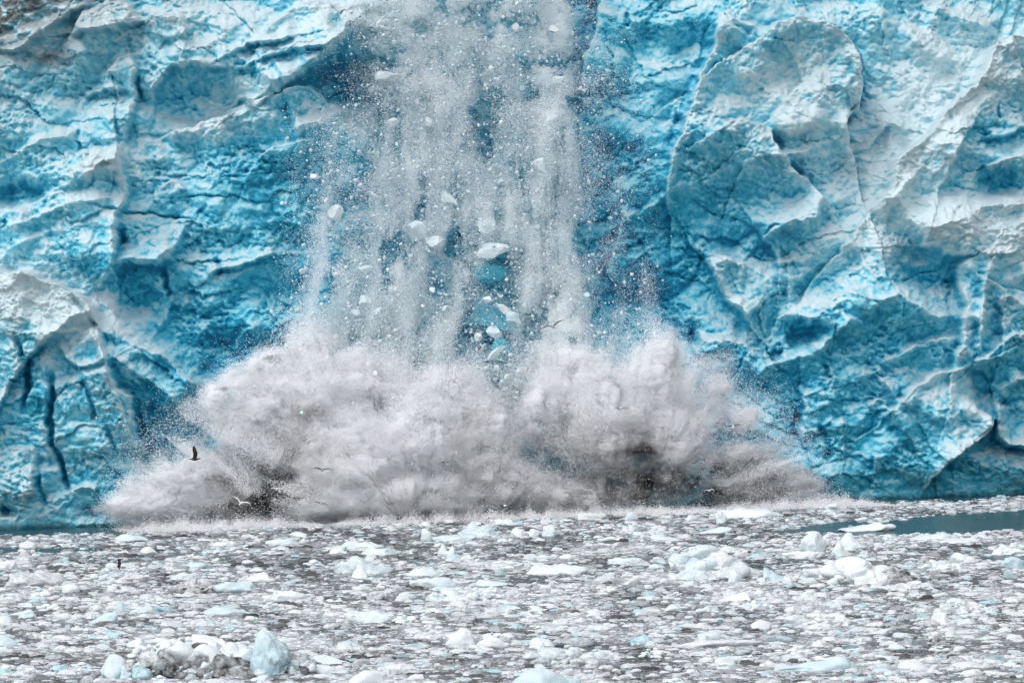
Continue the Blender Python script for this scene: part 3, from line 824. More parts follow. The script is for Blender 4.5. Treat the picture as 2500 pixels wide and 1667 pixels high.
r = np.random.default_rng(77)
wpx = lambda px: px * m
items = [(0, 1.2, 0.1, wpx(200), 2.0, wpx(50), .15, .5)] + [(wpx(xx), .1, wpx(zz), wpx(ss * 1.5), 1.2, wpx(ss), .12, dd_) for xx, zz, ss, dd_ in ((-150, 14, 42, .5), (-95, 22, 50, .6), (-40, 26, 52, .7), (15, 22, 48, .8), (65, 16, 44, .9), (-70, 52, 34, .0), (-10, 50, 32, .0), (45, 44, 28, .1), (-120, 46, 28, .1))]
for i in range(190):
    x = r.uniform(-190, 95); top = 88 - 20 * abs(x + 60) / 130 + r.uniform(-8, 10)
    t = r.uniform(0, 1) ** 0.8
    z = top * t
    s = r.choice([7, 10, 14, 20, 34], p=[.30, .28, .20, .14, .08])
    dr = 0.0 if t > .68 else (0.8 * r.random() + .2 if r.random() < .75 else 0)
    if 20 < x < 95 and t < .45: dr = 0.75
    items.append((wpx(x), -1.5 * (1 - t) + 1.2 * t + r.uniform(-.2, .2), wpx(z), wpx(s) * r.uniform(.9, 1.35), wpx(s), wpx(s) * r.uniform(.7, 1), r.uniform(0, .35) * (1 if t < .5 else .5), dr))
lump_heap('rubble', items, berg, 900)
items = [(wpx(-225), -.2, wpx(14), wpx(38), .9, wpx(46), .30, .0), (wpx(-195), -.6, wpx(8), wpx(30), .8, wpx(38), .42, .05), (wpx(-160), -1.2, wpx(6), wpx(36), .8, wpx(30), .5, .2)]
lump_heap('side_block', items, berg, 1500)
items = [(wpx(200), 0.2, wpx(22), wpx(62), 1.0, wpx(44), .18, .35), (wpx(232), .2, wpx(18), wpx(38), .9, wpx(36), .3, .5)]
for i in range(60):
    x = r.uniform(128, 262); t = r.random()
    items.append((wpx(x), -1.0 + t, wpx(52 * t), wpx(r.uniform(8, 22)), wpx(14), wpx(r.uniform(7, 17)), r.uniform(0, .5), r.uniform(0, .6)))
lump_heap('rubble', items, berg, 1600)
# the fin: a thin upright blade leaning right, smooth blue left face
prof = [(112, -14), (106, 20), (112, 50), (119, 74), (123, 92), (130, 108), (139, 115), (156, 108), (172, 92), (190, 78), (204, 58), (204, 34), (190, 20), (184, -14)]
cx, cz = 150, 45
Vi, Ff_ = ico(5)
pa_ = np.array(prof, float) - [cx, cz]; an_ = np.arctan2(pa_[:, 1], pa_[:, 0]); o_ = np.argsort(an_); an_, rd_ = an_[o_], np.hypot(*pa_.T)[o_]
aa = np.arctan2(Vi[:, 2], Vi[:, 0]); Rb = np.interp(aa, np.concatenate([an_ - 2 * math.pi, an_, an_ + 2 * math.pi]), np.tile(rd_, 3))
rho = np.hypot(Vi[:, 0], Vi[:, 2]) ** .75
q = fbm3(Vi[:, 0] * 2.2, Vi[:, 1] * 2.2, Vi[:, 2] * 2.2, 4, 3, .6)
Vf_ = np.stack([(cx + Rb * rho * np.cos(aa) + 11 * q) * m, Vi[:, 1] * .8 * (1 + .5 * q) - .35 - .25 * np.cos(aa), (cz + Rb * rho * np.sin(aa) + 8 * q) * m], -1)
Vf_ = np.array(Vf_)
me = make_mesh('ice_fin', Vf_, Ff_, {'blue': np.clip(.55 - .25 * (Vf_[:, 2] / 2.8) + .0 * Vf_[:, 0], 0, 1), 'dirt': np.clip((Vf_[:, 0] / m - 150) / 60, 0, 1) * np.clip(.5 + 2 * q, 0, 1) * .8}, True, M_FLOE)
fin = link('ice_fin', me, berg)

# slush: a skin of fine ice between the pieces
su = np.arange(-200, 2710, 11.0); stp = np.linspace(0, 1, 170)
SU = np.repeat(su[None], len(stp), 0); SV = vfoot(SU) + 7 + stp[:, None] ** 1.15 * (1790 - vfoot(SU))
PS = water_pt(SU, SV); PS[..., 2] = 0.012
so_ = openness(SU, SV); idx = np.arange(SU.size).reshape(SU.shape)
F = np.stack([idx[:-1, :-1], idx[1:, :-1], idx[1:, 1:], idx[:-1, 1:]], -1).reshape(-1, 4)
F = F[(so_.ravel()[F].max(1) < .25)]
st_ = np.clip(.40 + .09 * sstep(1330, 1480, SV) + .42 * perlin2(SU / 210, SV / 40, 130) + .22 * perlin2(SU / 40, SV / 8, 132), .15, .75)
tag(link('slush', make_mesh('slush', PS, F, {'tone': st_, 'blue': st_ * 0}, True, M_BRASH)), 'thin grey slush skinning the sea between the floating ice', 'slush', None, 'stuff')

# more floes of middling size, each its own object, then the brash
proto = []
for i in range(26):
    V, F = ice_shape(3, 40 + i, 8, 0.2, 0.25)
    V = V / np.abs(V).max(0); z = V[:, 2]; V[:, 2] = np.where(z > 0, z, .3 * z)
    if i % 3 == 0: V[:, 2] *= np.where(z > 0, 0.45 + 0.55 * np.clip(fbm2(V[:, 0] * 2 + i, V[:, 1] * 2, 3, 3) * 1.6 + .4, 0, 1), 1)
    dirt = .0 if i % 6 else .45
    q = fbm3(V[:, 0] * 2, V[:, 1] * 2, V[:, 2] * 2, 3, 4)
    if i % 2:
        rr_ = np.random.default_rng(i * 7); it = [(0, 0, 0, .42, .4, .22, .12, dirt * .5)]
        for j in range(12):
            xx = rr_.uniform(-.42, .42); s_ = rr_.choice([.07, .11, .17]); it.append((xx, rr_.uniform(-.35, .35), rr_.uniform(.0, .42 * (1 - 1.3 * abs(xx))), s_ * 1.5, s_ * 1.3, s_, rr_.uniform(0, .3), dirt * rr_.uniform(0, 1.2)))
        proto.append(lump_heap('ice_floe', it, 'mesh', 4000 + 31 * i, 2)); continue
    proto.append(make_mesh('ice_floe', V * .5, F, {'blue': np.clip(.08 + .03 * (i % 8) + .15 * q, 0, 1), 'dirt': np.clip(dirt * (1 + q), 0, 1)}, True, M_FLOE))
GRP = 'floating pieces of glacier ice'
n = 0; tries = 0; used = [(f[1], f[2], f[3]) for f in FLOES] + [(505, 1600, 520)]
r = np.random.default_rng(21)
while n < 210 and tries < 6000:
    tries += 1
    u = r.uniform(-20, 2520); v = vfoot(u) + 22 + (1690 - vfoot(u) - 22) * r.random() ** 1.25
    if openness(np.array([u]), np.array([v]))[0] > .3: continue
    if 240 < u < 760 and 1500 < v < 1660: continue
    k = (v - 1200) / 450
    w = r.uniform(26, 62) * (0.65 + .55 * k) * (1 if r.random() < .8 else 1.4); h = w * r.uniform(.16, .42)
    if any(abs(u - a) < (w + c) * .42 and abs(v - b_) < 9 + 9 * k for a, b_, c in used): continue
    used.append((u, v, w))
    p = water_pt(u, v); mm = p[1] / FPX
    o = link('ice_floe', proto[n % len(proto)])
    o.location = (p[0], p[1] + .2 * w * mm, 0.0); o.scale = (w * mm, w * mm * r.uniform(.6, .9), h * mm * 2.0)
    o.rotation_euler = (0, 0, r.choice([0, math.pi]) + r.uniform(-.5, .5))
    n += 1
    zone_ = 'left third' if u < 833 else ('middle third' if u < 1667 else 'right third')
    row = 'near the glacier' if v < 1370 else ('halfway out' if v < 1500 else 'nearest the camera')
    tag(o, 'small whitish floe among many alike, %s, %s' % (zone_, row), 'ice floe', GRP)

# brash: uncountable small bits
r = np.random.default_rng(31)
def scatter(n, smin, smax, pw, seed):
    r = np.random.default_rng(seed)
    u = r.uniform(-160, 2660, n * 3)
    y0, y1 = 215.0, 520.0
    yw = r.uniform(y0, y1, n * 3); xw = r.uniform(-1, 1, n * 3) * yw * (1430 / FPX)
    P = np.stack([xw, yw, np.zeros_like(xw)], -1)
    u, v = project(P)
    ok = (v > vfoot(u) + 5) & (v < 1760)
    P, u, v = P[ok][:n * 2], u[ok][:n * 2], v[ok][:n * 2]
    op = openness(u, v)
    ok = r.random(len(u)) > np.clip(op * 1.3, 0, 1) ** .5 * 0.997
    P, u, v = P[ok], u[ok], v[ok]
    s = smin * (1 - r.random(len(u)) * (1 - (smin / smax) ** pw)) ** (-1 / pw)
    return P, u, v, s


def bits(P, u, v, s, ring2, seed, hk):
    r = np.random.default_rng(seed); n = len(P)
    a = np.linspace(0, 2 * math.pi, 7)[:-1][None, :] + r.uniform(-.3, .3, (n, 6)) + r.uniform(0, 6, n)[:, None]
    rad = r.uniform(.6, 1.4, (n, 6)); asp = r.uniform(.45, 1, n)[:, None]; th = r.normal(0, .35, n)[:, None]
    x = np.cos(a) * rad; y = np.sin(a) * rad * asp
    x, y = x * np.cos(th) - y * np.sin(th), x * np.sin(th) + y * np.cos(th)
    h = s * hk * r.uniform(.25, 1.0, n) ** 1.3
    rings = [np.stack([x * s[:, None] * .5, y * s[:, None] * .5, np.full((n, 6), -.04)], -1)]
    F = []
    if ring2:
        k = r.uniform(.45, .85, (n, 6))
        rings.append(np.stack([x * s[:, None] * .5 * k, y * s[:, None] * .5 * k, h[:, None] * r.uniform(.5, .95, (n, 6))], -1))
    top = np.stack([r.uniform(-.2, .2, n) * s, r.uniform(-.2, .2, n) * s, h], -1)[:, None, :]
    A = np.concatenate(rings + [top], 1); nvv = A.shape[1]
    A = A + P[:, None, :]
    for q in range(len(rings) - 1):
        for i in range(6):
            j = (i + 1) % 6
            F += [(i + 6 * q, j + 6 * q, j + 6 * q + 6), (i + 6 * q, j + 6 * q + 6, i + 6 * q + 6)]
    q = len(rings) - 1
    for i in range(6): F.append((i + 6 * q, (i + 1) % 6 + 6 * q, nvv - 1))
    F = np.array(F)
    FF = (F[None] + (np.arange(n) * nvv)[:, None, None]).reshape(-1, 3)
    area = 0.5 * perlin2(u / 210, v / 40, 130) + 0.35 * perlin2(u / 60, v / 12, 131)
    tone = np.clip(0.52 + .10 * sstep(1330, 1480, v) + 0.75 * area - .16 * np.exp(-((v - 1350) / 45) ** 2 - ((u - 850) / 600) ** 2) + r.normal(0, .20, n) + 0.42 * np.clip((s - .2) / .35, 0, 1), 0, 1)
    mud_shade = sstep(.24, .46, fbm2(u / 90, v / 14, 3, 140) + .20 * np.exp(-((v - 1610) / 26) ** 2) + .10 * np.exp(-((v - 1370) / 26) ** 2 - ((u - 800) / 600) ** 2)) * (r.random(n) < .75)
    tone = tone * (1 - .75 * mud_shade)
    bl = np.where(r.random(n) < .12, r.uniform(.2, .9, n), r.uniform(0, .10, n)) * (1 - mud_shade)
    return A.reshape(-1, 3), FF, np.repeat(tone, nvv), np.repeat(bl, nvv)


for nmn, n, a, b_, pw, r2, sd, hk, lab in [('brash_ice', 560000, .06, .28, 1.5, False, 51, .32, 'grey and white brash ice crumbs packed over the sea'),
                               ('brash_ice', 62000, .22, 1.3, 2.0, True, 52, .27, 'small white ice pieces scattered thickly over the sea')]:
    P, u, v, s = scatter(n, a, b_, pw, sd)
    P, u, v, s = P[:n], u[:n], v[:n], s[:n]
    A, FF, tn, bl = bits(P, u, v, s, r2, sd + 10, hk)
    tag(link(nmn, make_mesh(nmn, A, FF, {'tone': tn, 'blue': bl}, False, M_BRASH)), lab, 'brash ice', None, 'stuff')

# ------------------------------------------------------------------ falling ice
def tone_map(u, v):
    """how thick the falling powder is, over the photo's positions (optical depth)"""
    t = np.zeros(np.shape(u), np.float32)

    def streamer(u0, u1, w0, w1, v0, v1, k, soft0=60, soft1=80, sharp=2.0):
        f = np.clip((v - v0) / (v1 - v0), 0, 1); c = u0 + (u1 - u0) * f; w = w0 + (w1 - w0) * f
        return k * np.exp(-np.abs((u - c) / w) ** sharp) * sstep(v0 - soft0, v0 + soft0, v) * (1 - sstep(v1 - soft1, v1 + soft1, v))
    t += streamer(1330, 1368, 36, 62, -300, 1000, 1.9, sharp=3)
    t += streamer(1300, 1330, 60, 80, 520, 1000, 1.5)
    t += streamer(802, 762, 20, 46, 500, 1000, 0.9)
    t += streamer(1140, 1100, 180, 310, -300, 1000, 0.85)
    t += streamer(1010, 960, 60, 70, 330, 980, 0.9)
    t += streamer(1235, 1230, 50, 70, 430, 640, 1.1) + streamer(1150, 1130, 40, 60, 620, 1000, 0.7)
    t += streamer(1060, 1080, 50, 60, 560, 1000, 0.7) + streamer(900, 860, 40, 60, 380, 1000, 0.55)
    t += 1.5 * np.exp(-(((u - 1060) + .62 * (v - 190)) / 60) ** 2 - ((v - 190) / 120) ** 2)
    t += 1.2 * np.exp(-(((u - 1100)) / 120) ** 2 - ((v - 40) / 60) ** 2)
    t += 0.9 * np.exp(-(((u - 1070)) / 70) ** 2 - ((v - 330) / 60) ** 2) + .8 * np.exp(-((u - 1330) / 60) ** 2 - ((v - 280) / 80) ** 2)
    t += 1.4 * np.exp(-((u - 760) / 110) ** 2 - ((v - 860) / 70) ** 2) + 1.3 * np.exp(-((u - 1400) / 60) ** 2 - ((v - 900) / 80) ** 2) + 1.0 * np.exp(-((u - 1000) / 250) ** 2 - ((v - 960) / 60) ** 2)
    t += 0.35 * np.exp(-((u - 1590) / 26) ** 2 - ((v - 760) / 90) ** 2)
    n = .9 * fbm2(u / 55, v / 170, 3, 201) + .55 * fbm2(u / 75, v / 80, 4, 204, .65)
    n2 = 1.3 * fbm2(u / 95, v / 85, 4, 214, .65)
    hi = sstep(480, 150, v)
    t *= np.clip(0.92 + 2.5 * (n * (1 - .75 * hi) + n2 * .9 * hi), 0.06, 3.0)
    for x, y, rx, ry, k in [(1180,330,44,80,.85),(1095,330,20,60,.7),(1170,290,20,40,.7),(970,335,22,70,.8),(1225,300,30,70,.6),(1198,680,70,86,1.0),(1203,840,78,115,1.0),(1160,780,40,60,.7),(1090,480,60,40,.6),(870,560,44,150,.7),(1075,720,34,110,.85),
                            (1265,960,26,40,.8),(1190,75,22,50,.7),(1160,130,20,40,.6),(850,470,40,80,.5),(910,440,30,60,.4),(990,250,60,25,.4),(1050,700,26,120,.4),(1240,640,30,70,.4)]:
        t *= 1 - k * np.exp(-(((u - x) / rx) ** 2 + ((v - y) / ry) ** 2))
    t *= 1 - 0.7 * sstep(930, 790, u) * sstep(330, 200, v)
    t *= sstep(650, 770, u + 26 * fbm2(u / 40, v / 60, 2, 219)) * sstep(1650, 1560, u)
    return t * 1.35


_tu = np.arange(560, 1725, 1.5, dtype=np.float32); _tv = np.arange(-220, 1060, 1.5, dtype=np.float32)
_TU, _TV = np.meshgrid(_tu, _tv)
_TM = tone_map(_TU, _TV)


def tone_at(u, v):
    return _TM[np.clip(((np.asarray(v) + 220) / 1.5).astype(int), 0, len(_tv) - 1), np.clip(((np.asarray(u) - 560) / 1.5).astype(int), 0, len(_tu) - 1)]


def powder_tris(C, s, seed, G=None, jit=.16):
    """one tiny flake per point, loosely facing G"""
    r = np.random.default_rng(seed); n = len(C)
    if G is None: G = np.repeat((NH * .75 + np.array([0, 0, .6]))[None], n, 0)
    N = G + jit * r.normal(size=(n, 3)); N /= np.linalg.norm(N, axis=1)[:, None] + 1e-9
    A = np.cross(N, r.normal(size=(n, 3))); A /= np.linalg.norm(A, axis=1)[:, None] + 1e-9
    B = np.cross(N, A)
    S = (np.asarray(s) * .75)[:, None]
    V = np.stack([C + A * S, C + (-.5 * A + .866 * B) * S, C + (-.5 * A - .866 * B) * S], 1).astype(np.float32)
    return V.reshape(-1, 3), np.arange(3 * n).reshape(n, 3)


r = np.random.default_rng(61)
N0 = 9700000
u = r.uniform(640, 1640, N0).astype(np.float32); v = r.uniform(-212, 1010, N0).astype(np.float32)
tm = tone_at(u, v)
FL = 0.05
need = tm / (0.5 * FL * FL * .75 ** 2 * 1.3 * 1.3)                     # flakes per square metre for that depth
area = (1000 * .0362) * (1222 * .0362)
ok = r.random(N0) < need * area / N0
u, v, tm = u[ok], v[ok], tm[ok]
off = 1.2 + np.abs(r.normal(0, 2.2, len(u))) + np.maximum(wall_off(u, v), 0) + 2.2 * (fbm2(u / 60, v / 190, 2, 201) + .3)
C = face_pt(u, v, off)
Vt, Ft = powder_tris(C, FL * r.uniform(.6, 1.35, len(u)), 62)
tint = np.clip(0.10 + 0.5 * fbm2(u / 120, v / 120, 2, 207) + 0.25 * np.exp(-((u - 1190) / 70) ** 2 - ((v - 800) / 140) ** 2), 0, .6)
tag(link('falling_powder', make_mesh('falling_powder', Vt, Ft, {'dirt': np.repeat(tint, 3)}, False, M_POWDER)),
    'curtains of white ice powder falling down the glacier face', 'ice powder', None, 'stuff')

# uncountable crumbs
chunk = []
for i in range(14):
    V, F = ice_shape(1, 700 + i, 5, .25, d0=.3, d1=.8); V = V / np.abs(V).max(); chunk.append((V * .5 * np.random.default_rng(i).uniform(.55, 1.0, 3), F))
nc = 24000
u = r.uniform(660, 1640, nc * 10); v = r.uniform(-100, 985, nc * 10)
w = np.clip(tone_at(u + 14, v), 0, 1.0) + 0.25 * np.clip(tone_at(u - 50, v - 40), 0, .4) + 0.35 * np.clip(tone_at(u + 50, v - 40), 0, .4)
w += 0.07 * np.exp(-((u - 1430) / 30) ** 2) * sstep(350, 600, v) + 0.25 * np.exp(-((u - 740) / 60) ** 2) * sstep(450, 700, v) + 0.05 * np.exp(-((u - 1560) / 60) ** 2 - ((v - 760) / 120) ** 2)
w += 0.5 * np.exp(-((u - 900) / 80) ** 2 - ((v - 520) / 200) ** 2) + .22 * np.exp(-((u - 1180) / 70) ** 2 - ((v - 760) / 200) ** 2) + .4 * np.exp(-((u - 950) / 70) ** 2 - ((v - 730) / 110) ** 2)
ok = r.random(len(u)) < w / 1.6
u, v = u[ok][:nc], v[ok][:nc]; nc = len(u)
s = 2.4 * (1 - r.random(nc) * (1 - (2.4 / 17.) ** 1.65)) ** (-1 / 1.65) * .0362
C = face_pt(u, v, 2.5 + np.abs(r.normal(0, 2.6, nc)) + np.maximum(wall_off(u, v), 0))
R = rand_rot(nc, r); Vs, Fs, k0 = [], [], 0
for i, (Vc, Fc) in enumerate(chunk):
    sel = np.arange(nc) % 14 == i; m = sel.sum()
    A = np.einsum('nij,kj->nki', R[sel], Vc) * s[sel][:, None, None] + C[sel][:, None, :]
    Vs.append(A.reshape(-1, 3)); Fs.append((Fc[None] + (np.arange(m) * len(Vc))[:, None, None]).reshape(-1, 3) + k0); k0 += m * len(Vc)
Vs = np.concatenate(Vs); bl = np.repeat(r.uniform(.08, .5, nc), len(chunk[0][0]))[:len(Vs)]
tag(link('falling_crumbs', make_mesh('falling_crumbs', Vs, np.concatenate(Fs), {'blue': bl, 'dirt': bl * 0}, True, M_FLOE)),
    'countless small white ice crumbs raining down the glacier face', 'ice crumbs', None, 'stuff')

# blocks one can point at
FALL = [  # u, v, w px, h px, blue, stretch kind, label
 (952,190,82,38,.16,'flat','long white whale-shaped block falling in front of the dark blue cave'),
 (1366,193,44,30,.14,'block','white rounded block at the right rim of the fall, level with the cave'),
 (1008,396,36,60,.62,'tilt','blue-green egg-shaped block falling tilted in the upper middle of the fall'),
 (1200,612,98,44,.24,'flat','broad pale block with turquoise spots, over the bright blue gap'),
 (1200,658,104,80,.95,'block','deep turquoise block hanging under the broad pale turquoise-spotted one'),
 (1195,785,150,150,.92,'block','large turquoise ice mass showing through the lower gap of the fall'),
 (1010,560,70,60,.30,'tilt','large pale slab half buried in powder left of the middle of the fall'),
 (893,655,44,36,.34,'block','pale turquoise block left of the middle, halfway down the fall'),
 (768,429,24,21,.06,'block','lone round white block out in front of the blue wall left of the fall'),
 (820,520,46,46,.18,'block','pale block heading the left-hand streamer of powder'),
 (738,660,18,20,.05,'block','white block against blue ice, left of the left-hand streamer'),
 (1258,64,26,24,.10,'block','white cube-like block near the top, left of two under the frame edge'),
 (1352,72,34,24,.08,'flat','white flat block near the top right of the fall'),
 (1202,166,20,22,.12,'block','small white block in the upper middle, below the top cube-like one'),
 (1340,300,34,60,.22,'tilt','tall pale block half hidden in powder at the right of the fall'),
 (1320,410,56,54,.26,'block','large pale blue block half hidden in the right-hand streamer'),
 (1050,300,30,32,.20,'block','pale block in the upper middle just above the egg-shaped one'),
 (960,298,28,24,.16,'block','white block on the left shoulder of the fall below the cave'),
 (1098,490,60,30,.22,'tilt','slanting pale slab in the middle of the fall'),
 (912,478,26,26,.16,'block','pale block left of the slanting slab'),
 (1060,590,56,36,.20,'block','white block left of the broad turquoise-spotted one'),
 (1190,560,54,56,.28,'block','large pale blue block just above the broad turquoise-spotted one'),
 (1240,760,64,24,.12,'tilt','white slanting slab in the lower gap of bright blue ice'),
 (1252,780,46,40,.40,'block','pale turquoise block under the white slanting slab'),
 (1192,732,32,20,.14,'flat','small white slab right below the turquoise hanging block'),
 (1278,748,20,26,.08,'block','small white block at the right of the white slanting slab'),
 (1206,815,46,40,.30,'tilt','pale tilted block left in the lower blue gap'),
 (1168,822,24,26,.14,'block','white block at the left edge of the lower blue gap'),
 (1170,850,26,26,.10,'dirty','white block with a black dirt spot in the lower blue gap'),
 (1214,862,60,26,.30,'tilt','pale curved slab right of the dirt-spotted block'),
 (1166,884,74,60,.90,'block','bright turquoise block beneath the dirt-spotted block'),
 (1232,862,78,84,.88,'block','bright turquoise block beneath the pale curved slab'),
 (1147,896,20,16,.06,'block','small white block low at the left of the lower blue gap'),
 (1186,898,20,14,.08,'flat','small flat white block low in the middle of the lower blue gap'),
 (1211,897,18,16,.10,'block','small white round block low at the right of the lower blue gap'),
 (1239,917,18,18,.10,'block','small white block, lowest above the middle of the splash'),
 (1268,905,20,14,.12,'block','small pale block right of the lowest one above the splash'),
 (890,735,34,34,.26,'block','pale turquoise block in the lower left of the fall'),
 (920,760,30,24,.24,'flat','pale turquoise slab in the lower left of the fall under a block'),
 (868,760,28,26,.22,'block','pale block leftmost of the lower left cluster in the fall'),
 (960,705,26,20,.10,'block','white block top right of the lower left cluster in the fall'),
 (1056,706,18,22,.06,'block','white block in the dark streak at the middle of the fall'),
 (1088,752,16,24,.08,'tilt','white sliver in the dark streak at the middle of the fall'),
 (736,1008,12,10,.35,'block','small pale green lump seen against the left part of the splash'),
 (719,1033,9,9,.35,'block','tiny pale green lump below another against the left part of the splash'),
 (1234,1234,10,6,.05,'flat','tiny white fragment low in front of the middle of the splash'),
]
GF = 'blocks of ice falling from the glacier'
for i, (u0, v0, w, h, bl, kd, lab) in enumerate(FALL):
    off = 4.6 + float(max(wall_off(u0, v0), 0)) + (1.2 if bl < .5 else -1.6)
    if v0 > 990: off = 17
    if lab.startswith('large turq'): off -= 1.4
    p = face_pt(float(u0), float(v0), off); mm = p[1] / FPX
    V, F = ice_shape(4, 1200 + i, 8 if bl < .8 else 12, .09 if bl < .8 else .15, .04 if bl < .8 else .12, d0=.30 if bl < .8 else .2, d1=.75 if bl < .8 else .6)
    if kd == 'tilt': pass
    V = V / np.abs(V).max(0)
    q = fbm3(V[:, 0] * 2 + i, V[:, 1] * 2, V[:, 2] * 2, 3, 4)
    V = V * np.array([w * mm, max(w, h) * mm * .75, h * mm]) * .46
    if kd == 'tilt':
        a = .6 if i % 2 else -.6
        V = V @ np.array([[math.cos(a), 0, -math.sin(a)], [0, 1, 0], [math.sin(a), 0, math.cos(a)]]).T
    d = np.clip(1.5 * np.exp(-((V[:, 0] / (.2 * w * mm)) ** 2 + ((V[:, 2] - .05 * h * mm) / (.3 * h * mm)) ** 2)) - .2, 0, 1) * (kd == 'dirty')
    o = link('ice_block', make_mesh('ice_block', V, F, {'blue': np.clip(bl * .9 + .06 + .25 * q, 0, 1), 'dirt': d}, False, M_FLOE))
    o.location = p
    tag(o, lab, 'ice block', GF)
pr = []
for i in range(16):
    V, F = ice_shape(3, 1500 + i, 8, .08, .05, d0=.30, d1=.75); V = V / np.abs(V).max()
    V = V * np.random.default_rng(i).uniform(.55, 1, 3) * .5
    pr.append(make_mesh('ice_block', V, F, {'blue': np.full(len(V), [.10, .22, .36, .52][i % 4]), 'dirt': np.zeros(len(V))}, False, M_FLOE))
n = 0
r = np.random.default_rng(66)
while n < 230:
    u0 = r.uniform(700, 1500); v0 = r.uniform(-20, 930)
    w = float(np.clip(tone_at(np.array([u0]), np.array([v0]))[0], 0, .8)) + .5 * math.exp(-((u0 - 1150) / 130) ** 2 - ((v0 - 760) / 190) ** 2) + .4 * math.exp(-((u0 - 930) / 90) ** 2 - ((v0 - 650) / 200) ** 2) + (.08 if 1380 < u0 < 1480 and v0 > 450 else 0) + (.06 if 700 < u0 < 800 and v0 > 380 else 0)
    if r.random() > w: continue
    s = 7.5 * (1 - r.random() * (1 - (7.5 / 24.) ** 1.8)) ** (-1 / 1.8)
    p = face_pt(u0, v0, 4.5 + float(max(wall_off(u0, v0), 0)) + abs(r.normal(0, 2)))
    o = link('ice_block', pr[n % 16]); o.location = p; o.scale = (s * .0365,) * 3
    o.rotation_euler = tuple(r.uniform(0, 6.3, 3))
    side = 'left side' if u0 < 960 else ('middle' if u0 < 1200 else 'right side')
    lv = 'upper part' if v0 < 330 else ('mid height' if v0 < 640 else 'lower part')
    tag(o, 'small pale ice fragment, one of many alike falling at the %s, %s' % (side, lv), 'ice block', GF)
    n += 1

# ------------------------------------------------------------------ the splash: a dense cloud of spray droplets and ice dust
LOBES = [  # u, v, ru, rv px ; distance out from the cliff, half depth m ; origin of the jet u, v ; rotation, feather, thickness, dirt mixed with painted shade
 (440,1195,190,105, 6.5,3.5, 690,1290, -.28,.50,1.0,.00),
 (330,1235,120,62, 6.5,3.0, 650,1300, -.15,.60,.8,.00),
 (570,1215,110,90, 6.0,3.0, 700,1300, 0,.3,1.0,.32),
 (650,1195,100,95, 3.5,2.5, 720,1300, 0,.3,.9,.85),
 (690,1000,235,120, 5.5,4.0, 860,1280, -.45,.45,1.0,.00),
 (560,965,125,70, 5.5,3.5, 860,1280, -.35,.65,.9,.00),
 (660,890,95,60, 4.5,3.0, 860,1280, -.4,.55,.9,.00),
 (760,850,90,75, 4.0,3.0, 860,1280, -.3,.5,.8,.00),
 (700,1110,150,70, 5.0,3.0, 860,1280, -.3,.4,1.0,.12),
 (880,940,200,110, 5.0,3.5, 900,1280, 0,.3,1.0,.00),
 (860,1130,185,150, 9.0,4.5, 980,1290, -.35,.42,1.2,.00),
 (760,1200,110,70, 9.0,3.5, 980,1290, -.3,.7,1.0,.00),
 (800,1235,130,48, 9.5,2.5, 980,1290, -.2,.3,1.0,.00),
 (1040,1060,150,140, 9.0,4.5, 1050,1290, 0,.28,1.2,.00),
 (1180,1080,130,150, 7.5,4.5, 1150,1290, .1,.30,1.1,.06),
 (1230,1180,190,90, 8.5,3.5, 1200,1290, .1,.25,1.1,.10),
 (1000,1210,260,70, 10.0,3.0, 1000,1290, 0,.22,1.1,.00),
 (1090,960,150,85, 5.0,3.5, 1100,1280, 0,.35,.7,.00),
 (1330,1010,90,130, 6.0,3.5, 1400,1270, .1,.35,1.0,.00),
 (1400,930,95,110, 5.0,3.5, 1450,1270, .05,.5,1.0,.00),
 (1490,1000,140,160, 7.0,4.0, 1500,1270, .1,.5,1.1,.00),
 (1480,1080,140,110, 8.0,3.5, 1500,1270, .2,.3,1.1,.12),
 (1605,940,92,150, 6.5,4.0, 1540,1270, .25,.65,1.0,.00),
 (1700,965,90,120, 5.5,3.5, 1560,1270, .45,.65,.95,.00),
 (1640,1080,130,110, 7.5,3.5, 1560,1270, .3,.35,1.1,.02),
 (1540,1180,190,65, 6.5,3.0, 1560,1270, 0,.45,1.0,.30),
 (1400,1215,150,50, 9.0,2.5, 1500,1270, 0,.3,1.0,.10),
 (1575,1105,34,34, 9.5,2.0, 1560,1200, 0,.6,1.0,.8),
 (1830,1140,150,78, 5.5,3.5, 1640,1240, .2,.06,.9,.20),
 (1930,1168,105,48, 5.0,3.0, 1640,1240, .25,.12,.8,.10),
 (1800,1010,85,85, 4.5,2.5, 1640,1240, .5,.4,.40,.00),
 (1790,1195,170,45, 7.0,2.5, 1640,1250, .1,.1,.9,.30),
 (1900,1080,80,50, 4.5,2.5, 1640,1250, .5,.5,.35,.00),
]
SPIKES = [(1500,1180,1606,780,44),(1500,1180,1560,850,24),(1520,1180,1650,835,40),(1530,1200,1705,870,38),(1540,1200,1748,910,24),(1480,1180,1475,850,26),(1460,1180,1420,870,24),(1540,1200,1790,950,22),
          (900,1200,600,868,26),(880,1200,545,935,26),(860,1200,450,985,26),(880,1180,660,850,26),(900,1180,740,800,28),(700,1280,400,1075,26),(690,1280,290,1130,26),(690,1290,235,1190,22),(690,1290,500,1060,24),
          (980,1280,640,1165,24),(980,1280,690,1120,24),(980,1280,660,1230,22),(980,1280,760,1080,26),(980,1280,880,960,30),(1640,1240,2040,1185,20),(1640,1240,1980,1110,20)]
r = np.random.default_rng(71)
PX = 0.0362
SC_, SS_, SD_, SG_ = [], [], [], []
UPOUT = (NH * .7 + np.array([0, 0, .7]))


def emit(u, v, yo, s, dirt, G=None):
    SC_.append(upright_pt(u, v, yo)); SS_.append(s); SD_.append(dirt)
    SG_.append(np.repeat(UPOUT[None], len(u), 0) if G is None else G)


